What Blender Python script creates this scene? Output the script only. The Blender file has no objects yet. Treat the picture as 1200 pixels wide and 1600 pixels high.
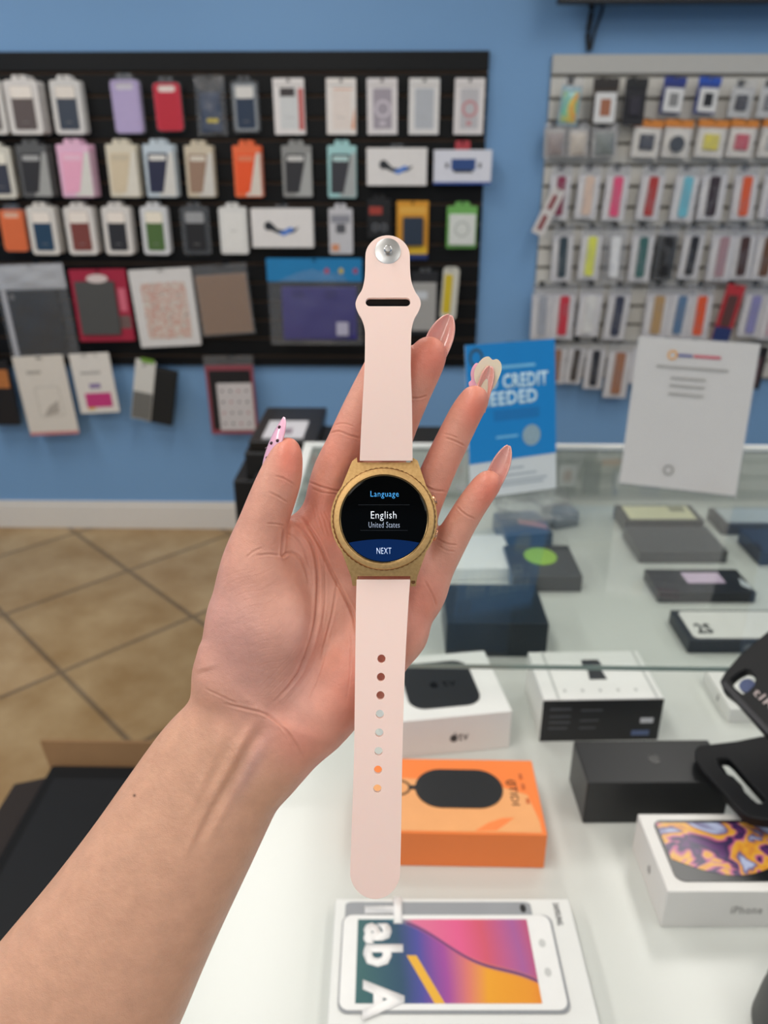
import bpy, bmesh, math, random
import numpy as np
from mathutils import Vector, Matrix, Euler

random.seed(7)
S = bpy.context.scene
COL = S.collection
R = math.radians

# ------------------------------------------------------------------ camera
FPX = 1230.0                       # focal length in pixels of the 1200x1600 frame
EYE = Vector((0.0, 0.0, 1.58))
cam_d = bpy.data.cameras.new('camera')
cam = bpy.data.objects.new('camera', cam_d); COL.objects.link(cam)
cam.location = EYE
cam.rotation_euler = (R(66.0), 0.0, R(1.1))
cam_d.sensor_fit = 'VERTICAL'; cam_d.sensor_height = 36.0; cam_d.sensor_width = 27.0
cam_d.lens = 36.0 * FPX / 1600.0
cam_d.clip_start = 0.02; cam_d.clip_end = 60
cam_d.dof.use_dof = True
cam_d.dof.focus_distance = 0.306
cam_d.dof.aperture_fstop = 11.0
S.camera = cam
CM = Matrix.Translation(EYE) @ Euler((R(66.0), 0.0, R(1.1)), 'XYZ').to_matrix().to_4x4()

# ------------------------------------------------------------------ colour management
S.view_settings.view_transform = 'Standard'
S.view_settings.look = 'None'
S.view_settings.gamma = 1.0
S.view_settings.use_curve_mapping = False
S.view_settings.exposure = 0.22
S.cycles.use_denoising = True
S.cycles.max_bounces = 8
S.cycles.transparent_max_bounces = 24
S.cycles.sample_clamp_indirect = 6.0

# ------------------------------------------------------------------ daylight from the shopfront behind the camera
W = bpy.data.worlds.new('world'); S.world = W; W.use_nodes = True
bg = W.node_tree.nodes['Background']
bg.inputs['Color'].default_value = (0.80, 0.90, 1.0, 1)
bg.inputs['Strength'].default_value = 0.36

def area(name, loc, rot, sx, sy, power, color):
    l = bpy.data.lights.new(name, 'AREA'); l.shape = 'RECTANGLE'; l.size = sx; l.size_y = sy
    l.energy = power; l.color = color
    o = bpy.data.objects.new(name, l); COL.objects.link(o); o.location = loc; o.rotation_euler = rot
    return o
PANELS = [(x, y) for x in (-2.0, -0.5, 1.0, 2.5) for y in (-1.6, 0.2, 2.0)]
CEIL = 2.75
for (x, y) in PANELS:
    area('ceiling_lamp', (x, y, CEIL - 0.045), (0, 0, 0), 0.38, 1.16, {-2.0: 13.0, -0.5: 8.0, 1.0: 5.5, 2.5: 6.0}[x], (1.0, 0.96, 0.90))

# ------------------------------------------------------------------ projection helpers: a pixel of the photo -> a point of the room
def ray(px, py):
    v = Vector(((px - 600) / FPX, (800 - py) / FPX, -1.0))
    return CM.to_3x3() @ v
def atY(px, py, Y):
    d = ray(px, py); t = (Y - EYE.y) / d.y
    return EYE + d * t
def atZ(px, py, z):
    d = ray(px, py); t = (z - EYE.z) / d.z
    return EYE + d * t

# ------------------------------------------------------------------ materials
def lin(c):
    if isinstance(c, str):
        c = c.lstrip('#'); c = [int(c[i:i + 2], 16) / 255 for i in (0, 2, 4)]
    return tuple(x / 12.92 if x <= 0.04045 else ((x + 0.055) / 1.055) ** 2.4 for x in c)
_mats = {}
def mat(color, rough=0.5, metal=0.0, spec=0.5, var=0.06, scale=40.0, bump=0.0, emit=0.0, coat=0.0, sss=0.0):
    key = (color, rough, metal, spec, var, scale, bump, emit, coat, sss)
    if key in _mats: return _mats[key]
    m = bpy.data.materials.new('surface_' + str(len(_mats))); m.use_nodes = True
    nt = m.node_tree; b = nt.nodes['Principled BSDF']
    c = lin(color)
    tc = nt.nodes.new('ShaderNodeTexCoord')
    nz = nt.nodes.new('ShaderNodeTexNoise'); nz.inputs['Scale'].default_value = scale; nz.inputs['Detail'].default_value = 3
    nt.links.new(tc.outputs['Object'], nz.inputs['Vector'])
    mx = nt.nodes.new('ShaderNodeMix'); mx.data_type = 'RGBA'
    mx.inputs['A'].default_value = (*[x * (1 - var) for x in c], 1)
    mx.inputs['B'].default_value = (*[min(1, x * (1 + var)) for x in c], 1)
    nt.links.new(nz.outputs['Fac'], mx.inputs['Factor'])
    nt.links.new(mx.outputs['Result'], b.inputs['Base Color'])
    b.inputs['Roughness'].default_value = rough; b.inputs['Metallic'].default_value = metal
    b.inputs['Specular IOR Level'].default_value = spec
    if coat: b.inputs['Coat Weight'].default_value = coat; b.inputs['Coat Roughness'].default_value = 0.08
    if sss:
        b.inputs['Subsurface Weight'].default_value = sss; b.inputs['Subsurface Radius'].default_value = (1, 0.5, 0.35); b.inputs['Subsurface Scale'].default_value = 0.002
    if emit:
        nt.links.new(mx.outputs['Result'], b.inputs['Emission Color']); b.inputs['Emission Strength'].default_value = emit
    if bump:
        bp = nt.nodes.new('ShaderNodeBump'); bp.inputs['Strength'].default_value = bump; bp.inputs['Distance'].default_value = 0.001
        nt.links.new(nz.outputs['Fac'], bp.inputs['Height']); nt.links.new(bp.outputs['Normal'], b.inputs['Normal'])
    _mats[key] = m
    return m
def glass_sheet(name, tint, rough=0.0, opac=0.0, ior=1.45, bump=0.0):
    """clear sheet: fresnel mix of a see-through and a mirror-like layer, with a little milky body"""
    m = bpy.data.materials.new(name); m.use_nodes = True
    nt = m.node_tree; nt.nodes.remove(nt.nodes['Principled BSDF']); out = nt.nodes['Material Output']
    tr = nt.nodes.new('ShaderNodeBsdfTransparent'); tr.inputs['Color'].default_value = (*tint, 1)
    gl = nt.nodes.new('ShaderNodeBsdfGlossy'); gl.inputs['Roughness'].default_value = rough
    fr = nt.nodes.new('ShaderNodeFresnel'); fr.inputs['IOR'].default_value = ior
    mx = nt.nodes.new('ShaderNodeMixShader')
    geo = nt.nodes.new('ShaderNodeNewGeometry'); sel = nt.nodes.new('ShaderNodeMapRange')   # thin sheet: both faces reflect like the outer one
    sel.inputs['To Min'].default_value = ior; sel.inputs['To Max'].default_value = 1 / ior
    nt.links.new(geo.outputs['Backfacing'], sel.inputs['Value']); nt.links.new(sel.outputs['Result'], fr.inputs['IOR'])
    nt.links.new(fr.outputs['Fac'], mx.inputs['Fac'])
    first = tr
    if opac:
        df = nt.nodes.new('ShaderNodeBsdfDiffuse'); df.inputs['Color'].default_value = (0.85, 0.87, 0.9, 1)
        m2 = nt.nodes.new('ShaderNodeMixShader'); m2.inputs['Fac'].default_value = opac
        nt.links.new(tr.outputs[0], m2.inputs[1]); nt.links.new(df.outputs[0], m2.inputs[2]); first = m2
    nt.links.new(first.outputs[0], mx.inputs[1]); nt.links.new(gl.outputs[0], mx.inputs[2])
    nt.links.new(mx.outputs[0], out.inputs['Surface'])
    if bump:
        tc = nt.nodes.new('ShaderNodeTexCoord'); nz = nt.nodes.new('ShaderNodeTexNoise'); nz.inputs['Scale'].default_value = 55
        nz.inputs['Distortion'].default_value = 1.5
        bp = nt.nodes.new('ShaderNodeBump'); bp.inputs['Strength'].default_value = 1.0; bp.inputs['Distance'].default_value = bump
        nt.links.new(tc.outputs['Object'], nz.inputs['Vector']); nt.links.new(nz.outputs['Fac'], bp.inputs['Height'])
        nt.links.new(bp.outputs['Normal'], gl.inputs['Normal']); nt.links.new(bp.outputs['Normal'], fr.inputs['Normal'])
    return m
GLASS = glass_sheet('counter_glass', (0.968, 0.985, 0.978))
POUCH2 = glass_sheet('crinkled_film', (0.95, 0.95, 0.96), rough=0.2, opac=0.40, bump=0.006)
POUCH = glass_sheet('clear_film', (0.97, 0.97, 0.98), rough=0.1, opac=0.05, bump=0.003)
CLEAR = glass_sheet('clear_plastic', (0.95, 0.95, 0.96), rough=0.06, opac=0.06)

# ------------------------------------------------------------------ objects
def tag(o, label=None, cat=None, group=None, kind=None):
    if label:
        o['label'] = label
    if cat: o['category'] = cat
    if group: o['group'] = group
    if kind: o['kind'] = kind
    return o
def thing(name, label, cat, loc=(0, 0, 0), mtx=None, group=None):
    o = bpy.data.objects.new(name, None); COL.objects.link(o); o.empty_display_size = 0.02
    if mtx is not None: o.matrix_world = mtx
    else: o.location = loc
    return tag(o, label, cat, group)
def link_mesh(name, verts, faces, m, parent=None, smooth=False):
    me = bpy.data.meshes.new(name); me.from_pydata([tuple(v) for v in verts], [], faces); me.update()
    if m: me.materials.append(m)
    if smooth: me.shade_smooth()
    o = bpy.data.objects.new(name, me); COL.objects.link(o)
    if parent: o.parent = parent
    return o
def link_bm(name, bm, m, parent=None, smooth=False, bevel=0.0, seg=2):
    bmesh.ops.recalc_face_normals(bm, faces=bm.faces)
    me = bpy.data.meshes.new(name); bm.to_mesh(me); bm.free()
    if m: me.materials.append(m)
    if smooth or bevel: me.shade_smooth()
    if smooth: me.set_sharp_from_angle(angle=R(32))
    o = bpy.data.objects.new(name, me); COL.objects.link(o)
    if parent: o.parent = parent
    if bevel:
        b = o.modifiers.new('edge', 'BEVEL'); b.width = bevel; b.segments = seg; b.limit_method = 'ANGLE'; b.angle_limit = R(40); b.harden_normals = True
    return o
def bm_box(bm, lo, hi):
    x0, y0, z0 = lo; x1, y1, z1 = hi
    vs = [bm.verts.new(p) for p in ((x0,y0,z0),(x1,y0,z0),(x1,y1,z0),(x0,y1,z0),(x0,y0,z1),(x1,y0,z1),(x1,y1,z1),(x0,y1,z1))]
    for f in ((0,3,2,1),(4,5,6,7),(0,1,5,4),(1,2,6,5),(2,3,7,6),(3,0,4,7)): bm.faces.new([vs[i] for i in f])
def box(name, lo, hi, m, parent=None, bevel=0.0, seg=2):
    bm = bmesh.new(); bm_box(bm, lo, hi); return link_bm(name, bm, m, parent, bevel=bevel, seg=seg)
def bm_tube(bm, pts, r, n=10, radii=None, cap=True):
    rings = []
    up = Vector((0, 0, 1))
    for i, p in enumerate(pts):
        p = Vector(p)
        a = Vector(pts[max(i - 1, 0)]); b = Vector(pts[min(i + 1, len(pts) - 1)])
        t = (b - a).normalized(); u = t.cross(up)
        if u.length < 1e-3: u = t.cross(Vector((1, 0, 0)))
        u.normalize(); w = t.cross(u)
        rr = radii[i] if radii else r
        rings.append([bm.verts.new(p + (u * math.cos(2*math.pi*k/n) + w * math.sin(2*math.pi*k/n)) * rr) for k in range(n)])
    for a, b in zip(rings, rings[1:]):
        for k in range(n): bm.faces.new([a[k], a[(k+1) % n], b[(k+1) % n], b[k]])
    if cap: bm.faces.new(rings[0][::-1]); bm.faces.new(rings[-1])
def bm_lathe(bm, prof, n=48, c=(0, 0, 0), axis='Z', close=True):
    rings = []
    for (r, h) in prof:
        ring = []
        for k in range(n):
            a = 2 * math.pi * k / n; x, y = r * math.cos(a), r * math.sin(a)
            p = (x, y, h) if axis == 'Z' else ((x, h, y) if axis == 'Y' else (h, x, y))
            ring.append(bm.verts.new((c[0] + p[0], c[1] + p[1], c[2] + p[2])))
        rings.append(ring)
    for a, b in zip(rings, rings[1:]):
        for k in range(n): bm.faces.new([a[k], a[(k+1) % n], b[(k+1) % n], b[k]])
    if close: bm.faces.new(rings[0]); bm.faces.new(rings[-1])

# 2-D outlines (plane metres), used by plate()
def rect(x0, y0, x1, y1): return [(x0, y0), (x1, y0), (x1, y1), (x0, y1)]
def rrect(x0, y0, x1, y1, r, n=5):
    r = min(r, abs(x1 - x0) / 2 - 1e-6, abs(y1 - y0) / 2 - 1e-6); out = []
    for cx, cy, a0 in ((x1 - r, y0 + r, -90), (x1 - r, y1 - r, 0), (x0 + r, y1 - r, 90), (x0 + r, y0 + r, 180)):
        for k in range(n + 1):
            a = R(a0 + 90 * k / n); out.append((cx + r * math.cos(a), cy + r * math.sin(a)))
    return out
def ell(cx, cy, rx, ry, n=24): return [(cx + rx * math.cos(2*math.pi*k/n), cy + ry * math.sin(2*math.pi*k/n)) for k in range(n)]
class Frame:
    """a flat face of a thing: origin, unit right U, unit up V, outward N (in the thing's own coordinates), width and height"""
    def __init__(s, o, U, V, w, h):
        s.o = Vector(o); s.U = Vector(U).normalized(); s.V = Vector(V).normalized(); s.N = s.U.cross(s.V); s.w = w; s.h = h
    def at(s, x, y, l): return s.o + s.U * x + s.V * y + s.N * l
    def uv(s, pts): return [(u * s.w, v * s.h) for u, v in pts]
def bm_plate(bm, fr, loops, lift, t):
    base = []; es = []
    for lp in loops:
        vs = [bm.verts.new(fr.at(x, y, lift)) for x, y in lp]; base += vs
        es += [bm.edges.new((vs[i], vs[(i + 1) % len(vs)])) for i in range(len(vs))]
    res = bmesh.ops.triangle_fill(bm, use_beauty=True, use_dissolve=False, edges=es, normal=fr.N)
    fs = [g for g in res['geom'] if isinstance(g, bmesh.types.BMFace)]
    ext = bmesh.ops.extrude_face_region(bm, geom=fs, use_keep_orig=True)
    nv = [g for g in ext['geom'] if isinstance(g, bmesh.types.BMVert)]
    bmesh.ops.translate(bm, verts=nv, vec=fr.N * t)
def plate(name, fr, loops, m, parent, lift=0.0, t=0.0008, bevel=0.0):
    if not isinstance(loops[0], list): loops = [loops]
    bm = bmesh.new(); bm_plate(bm, fr, loops, lift, t)
    return link_bm(name, bm, m, parent, bevel=bevel)
def text_on(name, s, fr, x0, y0, x1, y1, m, parent, lift=0.0, t=0.0003, turn=0, keep=False, bold=0.0):
    """lettering fitted to the box x0..x1, y0..y1 of a face, turned by quarter turns clockwise"""
    cu = bpy.data.curves.new(name, 'FONT'); cu.body = s; cu.size = 1.0; cu.resolution_u = 2; cu.offset = bold; cu.space_character = 1.07
    tmp = bpy.data.objects.new(name, cu)
    me = bpy.data.meshes.new_from_object(tmp)
    bpy.data.objects.remove(tmp)
    P = np.array([v.co[:2] for v in me.vertices]); lo = P.min(0); hi = P.max(0)
    Q = (P - lo) / (hi - lo)
    w, h = (x1 - x0, y1 - y0)
    if turn % 2 == 0 and keep:
        a = (hi[0] - lo[0]) / (hi[1] - lo[1]); nw = h * a; x0 = (x0 + x1) / 2 - nw / 2; w = nw
    for v, q in zip(me.vertices, Q):
        a, b = q
        if turn == 1: a, b = b, 1 - a
        elif turn == 2: a, b = 1 - a, 1 - b
        elif turn == 3: a, b = 1 - b, a
        v.co = fr.at(x0 + a * w, y0 + b * h, lift)
    bm = bmesh.new(); bm.from_mesh(me); bpy.data.meshes.remove(me)
    bmesh.ops.recalc_face_normals(bm, faces=bm.faces)
    ext = bmesh.ops.extrude_face_region(bm, geom=bm.faces[:], use_keep_orig=True)
    bmesh.ops.translate(bm, verts=[g for g in ext['geom'] if isinstance(g, bmesh.types.BMVert)], vec=fr.N * t)
    return link_bm(name, bm, m, parent)
def kids(o): return [c for c in bpy.data.objects if c.parent == o]
def copy_tree(o, mtx, label, group, parent=None):
    c = o.copy(); COL.objects.link(c)
    if parent: c.parent = parent
    else:
        c.matrix_world = mtx; c['label'] = label
        if group: c['group'] = group
    for ch in kids(o): copy_tree(ch, None, None, None, c)
    return c
# ================================================================== the room
WALL_Y = 3.35
def wave_mat():
    pass
M_wall = mat('#77a2cf', rough=0.6, var=0.03, scale=3, bump=0.15)
def struct(o): o['kind'] = 'structure'; return o
struct(box('wall_back', (-3.4, WALL_Y, 0), (3.4, WALL_Y + 0.12, CEIL), M_wall))
struct(box('wall_left', (-3.52, -2.6, 0), (-3.4, WALL_Y, CEIL), M_wall))
struct(box('wall_right', (3.4, -2.6, 0), (3.52, WALL_Y, CEIL), M_wall))
struct(box('ceiling', (-3.5, -2.6, CEIL), (3.5, WALL_Y + 0.1, CEIL + 0.1), mat('#eceae4', rough=0.9)))
M_base = mat('#e2ddd6', rough=0.4, var=0.02)
bm = bmesh.new()
bm_box(bm, (-3.4, WALL_Y - 0.016, 0), (3.4, WALL_Y, 0.115)); bm_box(bm, (-3.4, WALL_Y - 0.010, 0.115), (3.4, WALL_Y, 0.135))
struct(link_bm('baseboard_back', bm, M_base, bevel=0.002))
# floor: diagonal stone-look tiles with recessed grout
fm = bpy.data.materials.new('floor_tiles'); fm.use_nodes = True
nt = fm.node_tree; b = nt.nodes['Principled BSDF']; L = nt.links.new
tc = nt.nodes.new('ShaderNodeTexCoord'); mp = nt.nodes.new('ShaderNodeMapping')
mp.inputs['Rotation'].default_value = (0, 0, R(-45)); mp.inputs['Location'].default_value = (-1.260, -2.868, 0)
L(tc.outputs['Object'], mp.inputs['Vector'])
br = nt.nodes.new('ShaderNodeTexBrick'); br.offset = 0.0; br.squash = 1.0
br.inputs['Scale'].default_value = 1.0; br.inputs['Brick Width'].default_value = 0.512; br.inputs['Row Height'].default_value = 0.512
br.inputs['Mortar Size'].default_value = 0.011; br.inputs['Mortar Smooth'].default_value = 0.5
br.inputs['Color1'].default_value = (*lin('#bda37c'), 1); br.inputs['Color2'].default_value = (*lin('#b19870'), 1); br.inputs['Mortar'].default_value = (*lin('#847259'), 1)
L(mp.outputs['Vector'], br.inputs['Vector'])
nz = nt.nodes.new('ShaderNodeTexNoise'); nz.inputs['Scale'].default_value = 5; nz.inputs['Detail'].default_value = 6; nz.inputs['Roughness'].default_value = 0.6
L(tc.outputs['Object'], nz.inputs['Vector'])
rp = nt.nodes.new('ShaderNodeValToRGB'); rp.color_ramp.elements[0].position = 0.35; rp.color_ramp.elements[0].color = (*lin('#dccdb6'), 1); rp.color_ramp.elements[1].position = 0.68; rp.color_ramp.elements[1].color = (1, 0.97, 0.93, 1)
L(nz.outputs['Fac'], rp.inputs['Fac'])
mx = nt.nodes.new('ShaderNodeMix'); mx.data_type = 'RGBA'; mx.blend_type = 'MULTIPLY'; mx.inputs['Factor'].default_value = 1
L(br.outputs['Color'], mx.inputs['A']); L(rp.outputs['Color'], mx.inputs['B']); L(mx.outputs['Result'], b.inputs['Base Color'])
b.inputs['Roughness'].default_value = 0.42
bp = nt.nodes.new('ShaderNodeBump'); bp.invert = True; bp.inputs['Distance'].default_value = 0.003; L(br.outputs['Fac'], bp.inputs['Height']); L(bp.outputs['Normal'], b.inputs['Normal'])
fl = box('floor', (-3.5, -2.6, -0.08), (3.5, WALL_Y + 0.1, 0.0), fm); struct(fl)
# ceiling light fixtures
M_dif = mat('#fffdf6', rough=0.5, emit=1.6); M_wht = mat('#e9e9e6', rough=0.4)
for i, (x, y) in enumerate(PANELS):
    t = thing('ceiling_light', 'rectangular flat white light panel set on the shop ceiling', 'ceiling light', (x, y, CEIL), group='ceiling light panels')
    fr = Frame((-0.21, -0.6, 0), (1, 0, 0), (0, 1, 0), 0.42, 1.2)
    plate('frame', fr, [rect(0, 0, 0.42, 1.2), rect(0.02, 0.02, 0.40, 1.18)], M_wht, t, lift=-0.04, t=0.04)
    box('diffuser', (-0.19, -0.58, -0.03), (0.19, 0.58, -0.001), M_dif, t)

# ------------------------------------------------------------------ slat walls
def slatwall(name, label, x0, x1, z0, z1, first_groove, pitch, m_slat, m_back, gap, cap_h, m_cap):
    t = thing(name, label, 'slat wall', ((x0 + x1) / 2, WALL_Y, z0))
    cx = (x0 + x1) / 2; h = z1 - z0; w = (x1 - x0) / 2
    box('backing_board', (-w, -0.008, 0), (w, 0, h), m_back, t)
    bm = bmesh.new(); z = first_groove - z0; top = h - cap_h
    edges = []
    while z > 0: edges.append(z); z -= pitch
    edges.sort()
    lo = 0.0
    for g in edges + [None]:
        hi = (g - gap / 2) if g is not None else top
        hi = min(hi, top)
        if hi - lo > 0.004: bm_box(bm, (-w, -0.022, lo), (w, -0.008, hi))
        if g is None: break
        lo = g + gap / 2
        if lo >= top: break
    link_bm('slats', bm, m_slat, t, bevel=0.0015)
    box('top_rail', (-w, -0.024, top), (w, -0.008, h), m_cap, t, bevel=0.001)
    return t
FRONT = WALL_Y - 0.022
M_blk = mat('#0b0c0e', rough=0.5, var=0.1, scale=8, spec=0.22)
M_brown = mat('#5b4636', rough=0.8, var=0.15, scale=20)
g0 = atY(400, 113, FRONT).z; g7 = atY(400, 350, FRONT).z
PITCH = (g0 - g7) / 7
zt = atY(400, 80, FRONT).z; zb = atY(600, 572, FRONT).z
xl = atY(-90, 300, FRONT).x; xr = atY(757, 250, FRONT).x
slatwall('black_slatwall', 'wide black slat wall board with brown grooves covered in phone cases', xl, xr, zb, zt, g0 - PITCH * 0.0, PITCH, M_blk, M_brown, 0.011, zt - g0 - 0.006, mat('#0c0d0f', rough=0.45, spec=0.25))
M_gr = mat('#d0cdc6', rough=0.45, var=0.04, scale=6); M_gap = mat('#8b867c', rough=0.7)
zt2 = atY(900, 85, FRONT).z; zb2 = atY(900, 592, FRONT).z
gg = atY(1000, 118, FRONT).z
slatwall('white_slatwall', 'pale grey slat wall board hung with small pouches and watch straps', atY(852, 250, FRONT).x, atY(1420, 250, FRONT).x, zb2, zt2, gg, PITCH, M_gr, M_gap, 0.012, zt2 - gg - 0.006, mat('#bfbdb8', rough=0.4, var=0.03))
# ================================================================== the hand (one continuous skin surface from a smooth distance field)
def cs(px, py, d):
    """photo pixel at depth d (mm) -> millimetres in front of the camera (x right, y up, z towards the camera)"""
    return np.array(((px - 600) / FPX * d, (800 - py) / FPX * d, -d))
def cone(a, b):
    A = cs(*a[:3]); B = cs(*b[:3]); return (A, B, a[3], b[3])
def chain(pts): return [cone(a, b) for a, b in zip(pts, pts[1:])]
def curve(pts, m=10):
    pts = np.array(pts, float); out = []
    p = np.vstack([2 * pts[0] - pts[1], pts, 2 * pts[-1] - pts[-2]])
    for i in range(1, len(p) - 2):
        for k in range(m):
            t = k / m
            out.append(0.5 * ((2*p[i]) + (-p[i-1]+p[i+1])*t + (2*p[i-1]-5*p[i]+4*p[i+1]-p[i+2])*t*t + (-p[i-1]+3*p[i]-3*p[i+1]+p[i+2])*t**3))
    out.append(pts[-1]); return np.array(out)
palm = []
palm += chain([(500,852,327,12.0),(462,965,326,12.5),(418,1080,324,14),(385,1140,322,15)])
palm += chain([(572,862,328,12.0),(515,980,328,12.0),(450,1095,326,14)])
palm += chain([(632,884,328,11.5),(580,985,328,12.5),(510,1085,326,13.5)])
palm += chain([(650,925,325.5,9.6),(618,985,324,12.0),(562,1050,322,14.5),(492,1115,321.5,14.5),(418,1185,322,13.5)])
palm += chain([(500,846,325.5,11.5),(572,858,326,11.8),(630,884,326,11.2),(655,915,326,9.8)])
palm += chain([(362,1052,317,15.2),(397,965,316,17.0),(402,900,312,12.8)])          # thumb metacarpal
palm += chain([(422,925,317,13.5),(430,985,316,16.0),(412,1055,318,15)])           # thenar pad
palm += chain([(425,880,318,8.5),(462,850,322,8.5),(500,830,325,10)])              # web of the thumb
fingers = [
    [(503,850,326,10.2),(509,790,324,8.8),(520,740,322,8.3),(540,698,320.5,8.2),(558,658,319.5,8.1),(578,616,318,7.9),(598,577,316,7.7),(611,552,315,7.0)],
    [(575,850,326.5,10.2),(589,775,324.5,8.7),(602,722,322.5,8.2),(620,667,321,8.1),(641,617,319,7.9),(661,573,317,7.8),(670,554,316.5,7.2)],
    [(634,872,326.5,9.4),(655,808,324.5,7.5),(671,768,323,7.1),(687,730,321.5,6.95),(707,688,319.5,6.75),(727,648,317.5,6.45),(741,625,316.5,5.9)],
    [(655,935,325.5,9.2),(682,888,324,7.3),(703,850,323,6.6),(720,818,322,6.35),(737,790,320.5,6.1),(754,766,319.5,5.8),(763,755,319,5.35)],
    [(392,905,313,12.6),(397,868,311,11.4),(410,822,309,9.6),(424,783,307.5,9.0),(437,748,306.5,8.3),(446,718,306,6.6),(449,703,306,5.0)],
]
H = 0.8
lo = np.array([-172.0, -262.0, -366.0]); hi = np.array([64.0, 82.0, -288.0])
n = np.ceil((hi - lo) / H).astype(int) + 1
ax = [(lo[i] + H * np.arange(n[i])).astype(np.float32) for i in range(3)]
def seg_dist(sl, c):
    A, B, ra, rb = c
    X = ax[0][sl[0]][:, None, None]; Y = ax[1][sl[1]][None, :, None]; Z = ax[2][sl[2]][None, None, :]
    d = (B - A).astype(np.float32); L2 = float(d @ d)
    px, py, pz = X - np.float32(A[0]), Y - np.float32(A[1]), Z - np.float32(A[2])
    # round cone: shift the foot point so that the side stays tangent to both end spheres
    t = (px * d[0] + py * d[1] + pz * d[2]) / L2
    q = np.sqrt(np.maximum((px * px + py * py + pz * pz) - t * t * L2, 0))
    s = (rb - ra) / math.sqrt(L2)
    t = np.clip(t + q * s / math.sqrt(L2), 0, 1)
    dx, dy, dz = px - t * d[0], py - t * d[1], pz - t * d[2]
    return np.sqrt(dx * dx + dy * dy + dz * dz) - (ra + (rb - ra) * t)
def smin_into(F, c, k, pad=14):
    A, B, ra, rb = c; m = max(ra, rb) + k + pad
    mn = np.minimum(A, B) - m; mx_ = np.maximum(A, B) + m
    i0 = np.clip(np.floor((mn - lo) / H).astype(int), 0, n - 1); i1 = np.clip(np.ceil((mx_ - lo) / H).astype(int) + 1, 1, n)
    sl = tuple(slice(a, b) for a, b in zip(i0, i1))
    if any(s.stop <= s.start for s in sl): return
    d = seg_dist(sl, c); f = F[sl]
    h = np.maximum(k - np.abs(f - d), 0) / k
    F[sl] = np.minimum(f, d) - h * h * k * 0.25
def field(groups, k):
    F = np.full(tuple(n), 60.0, np.float32)
    for c in groups: smin_into(F, c, k)
    return F
def merge(F, G, k):
    h = np.maximum(k - np.abs(F - G), 0) / k
    return np.minimum(F, G) - h * h * k * 0.25
F = field(palm, 7.0)
# forearm: one smooth tapering oval, its two sides measured along the arm
def arm_field():
    Lp = np.array([(-60,-80),(-21,-93),(32,-111),(73,-116),(132,-121),(247,-130),(351,-143),(469,-163),(560,-178),(700,-190),(900,-200)], float)
    Rp = np.array([(-60,96),(-13,104),(28,102),(69,103),(154,112),(252,121),(326,129),(437,145),(560,158),(700,166),(900,170)], float)
    X = ax[0][:, None, None]; Y = ax[1][None, :, None]; Z = ax[2][None, None, :]
    px = X / -Z * np.float32(FPX) + 600; py = 800 - Y / -Z * np.float32(FPX)
    s_ = (px - 380) * -.51 + (py - 1150) * .86; v = (px - 380) * .86 + (py - 1150) * .51
    sk_ = np.arange(-200, 1000, 5.0); ker = np.ones(17) / 17
    def sm_(a): e = np.interp(np.arange(-240, 1041, 5.0), a[:, 0], a[:, 1]); return np.convolve(e, ker, 'same')[8:8 + len(sk_)]
    l_, r_ = sm_(Lp), sm_(Rp)
    b_ = np.interp(sk_, [-60, 0, 120, 300, 480, 700], [15.5, 16.0, 19.0, 24.5, 28.5, 31]); dc_ = np.interp(sk_, [-60, 0, 300, 700], [321.5, 321.5, 326, 331])
    f = lambda arr: np.interp(s_, sk_, arr).astype(np.float32)
    lo_s, hi_s, bb, dd = f(l_), f(r_), f(b_), f(dc_)
    a = (hi_s - lo_s) / 2; c = (hi_s + lo_s) / 2
    q = (np.abs((v - c) / a) ** 2.25 + np.abs((-Z - dd) / bb) ** 2.25) ** (1 / 2.25)
    d = (q - 1) * np.minimum(a * dd / FPX, bb)
    cap = (-35 - s_) * .26
    return np.maximum(d, cap).astype(np.float32)
F = merge(F, arm_field(), 10.0)
for i, fg in enumerate(fingers):
    F = merge(F, field(chain([tuple(q) for q in curve(fg, 5)]), 0.4), 4.0 if i < 4 else 5.0)

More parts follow.
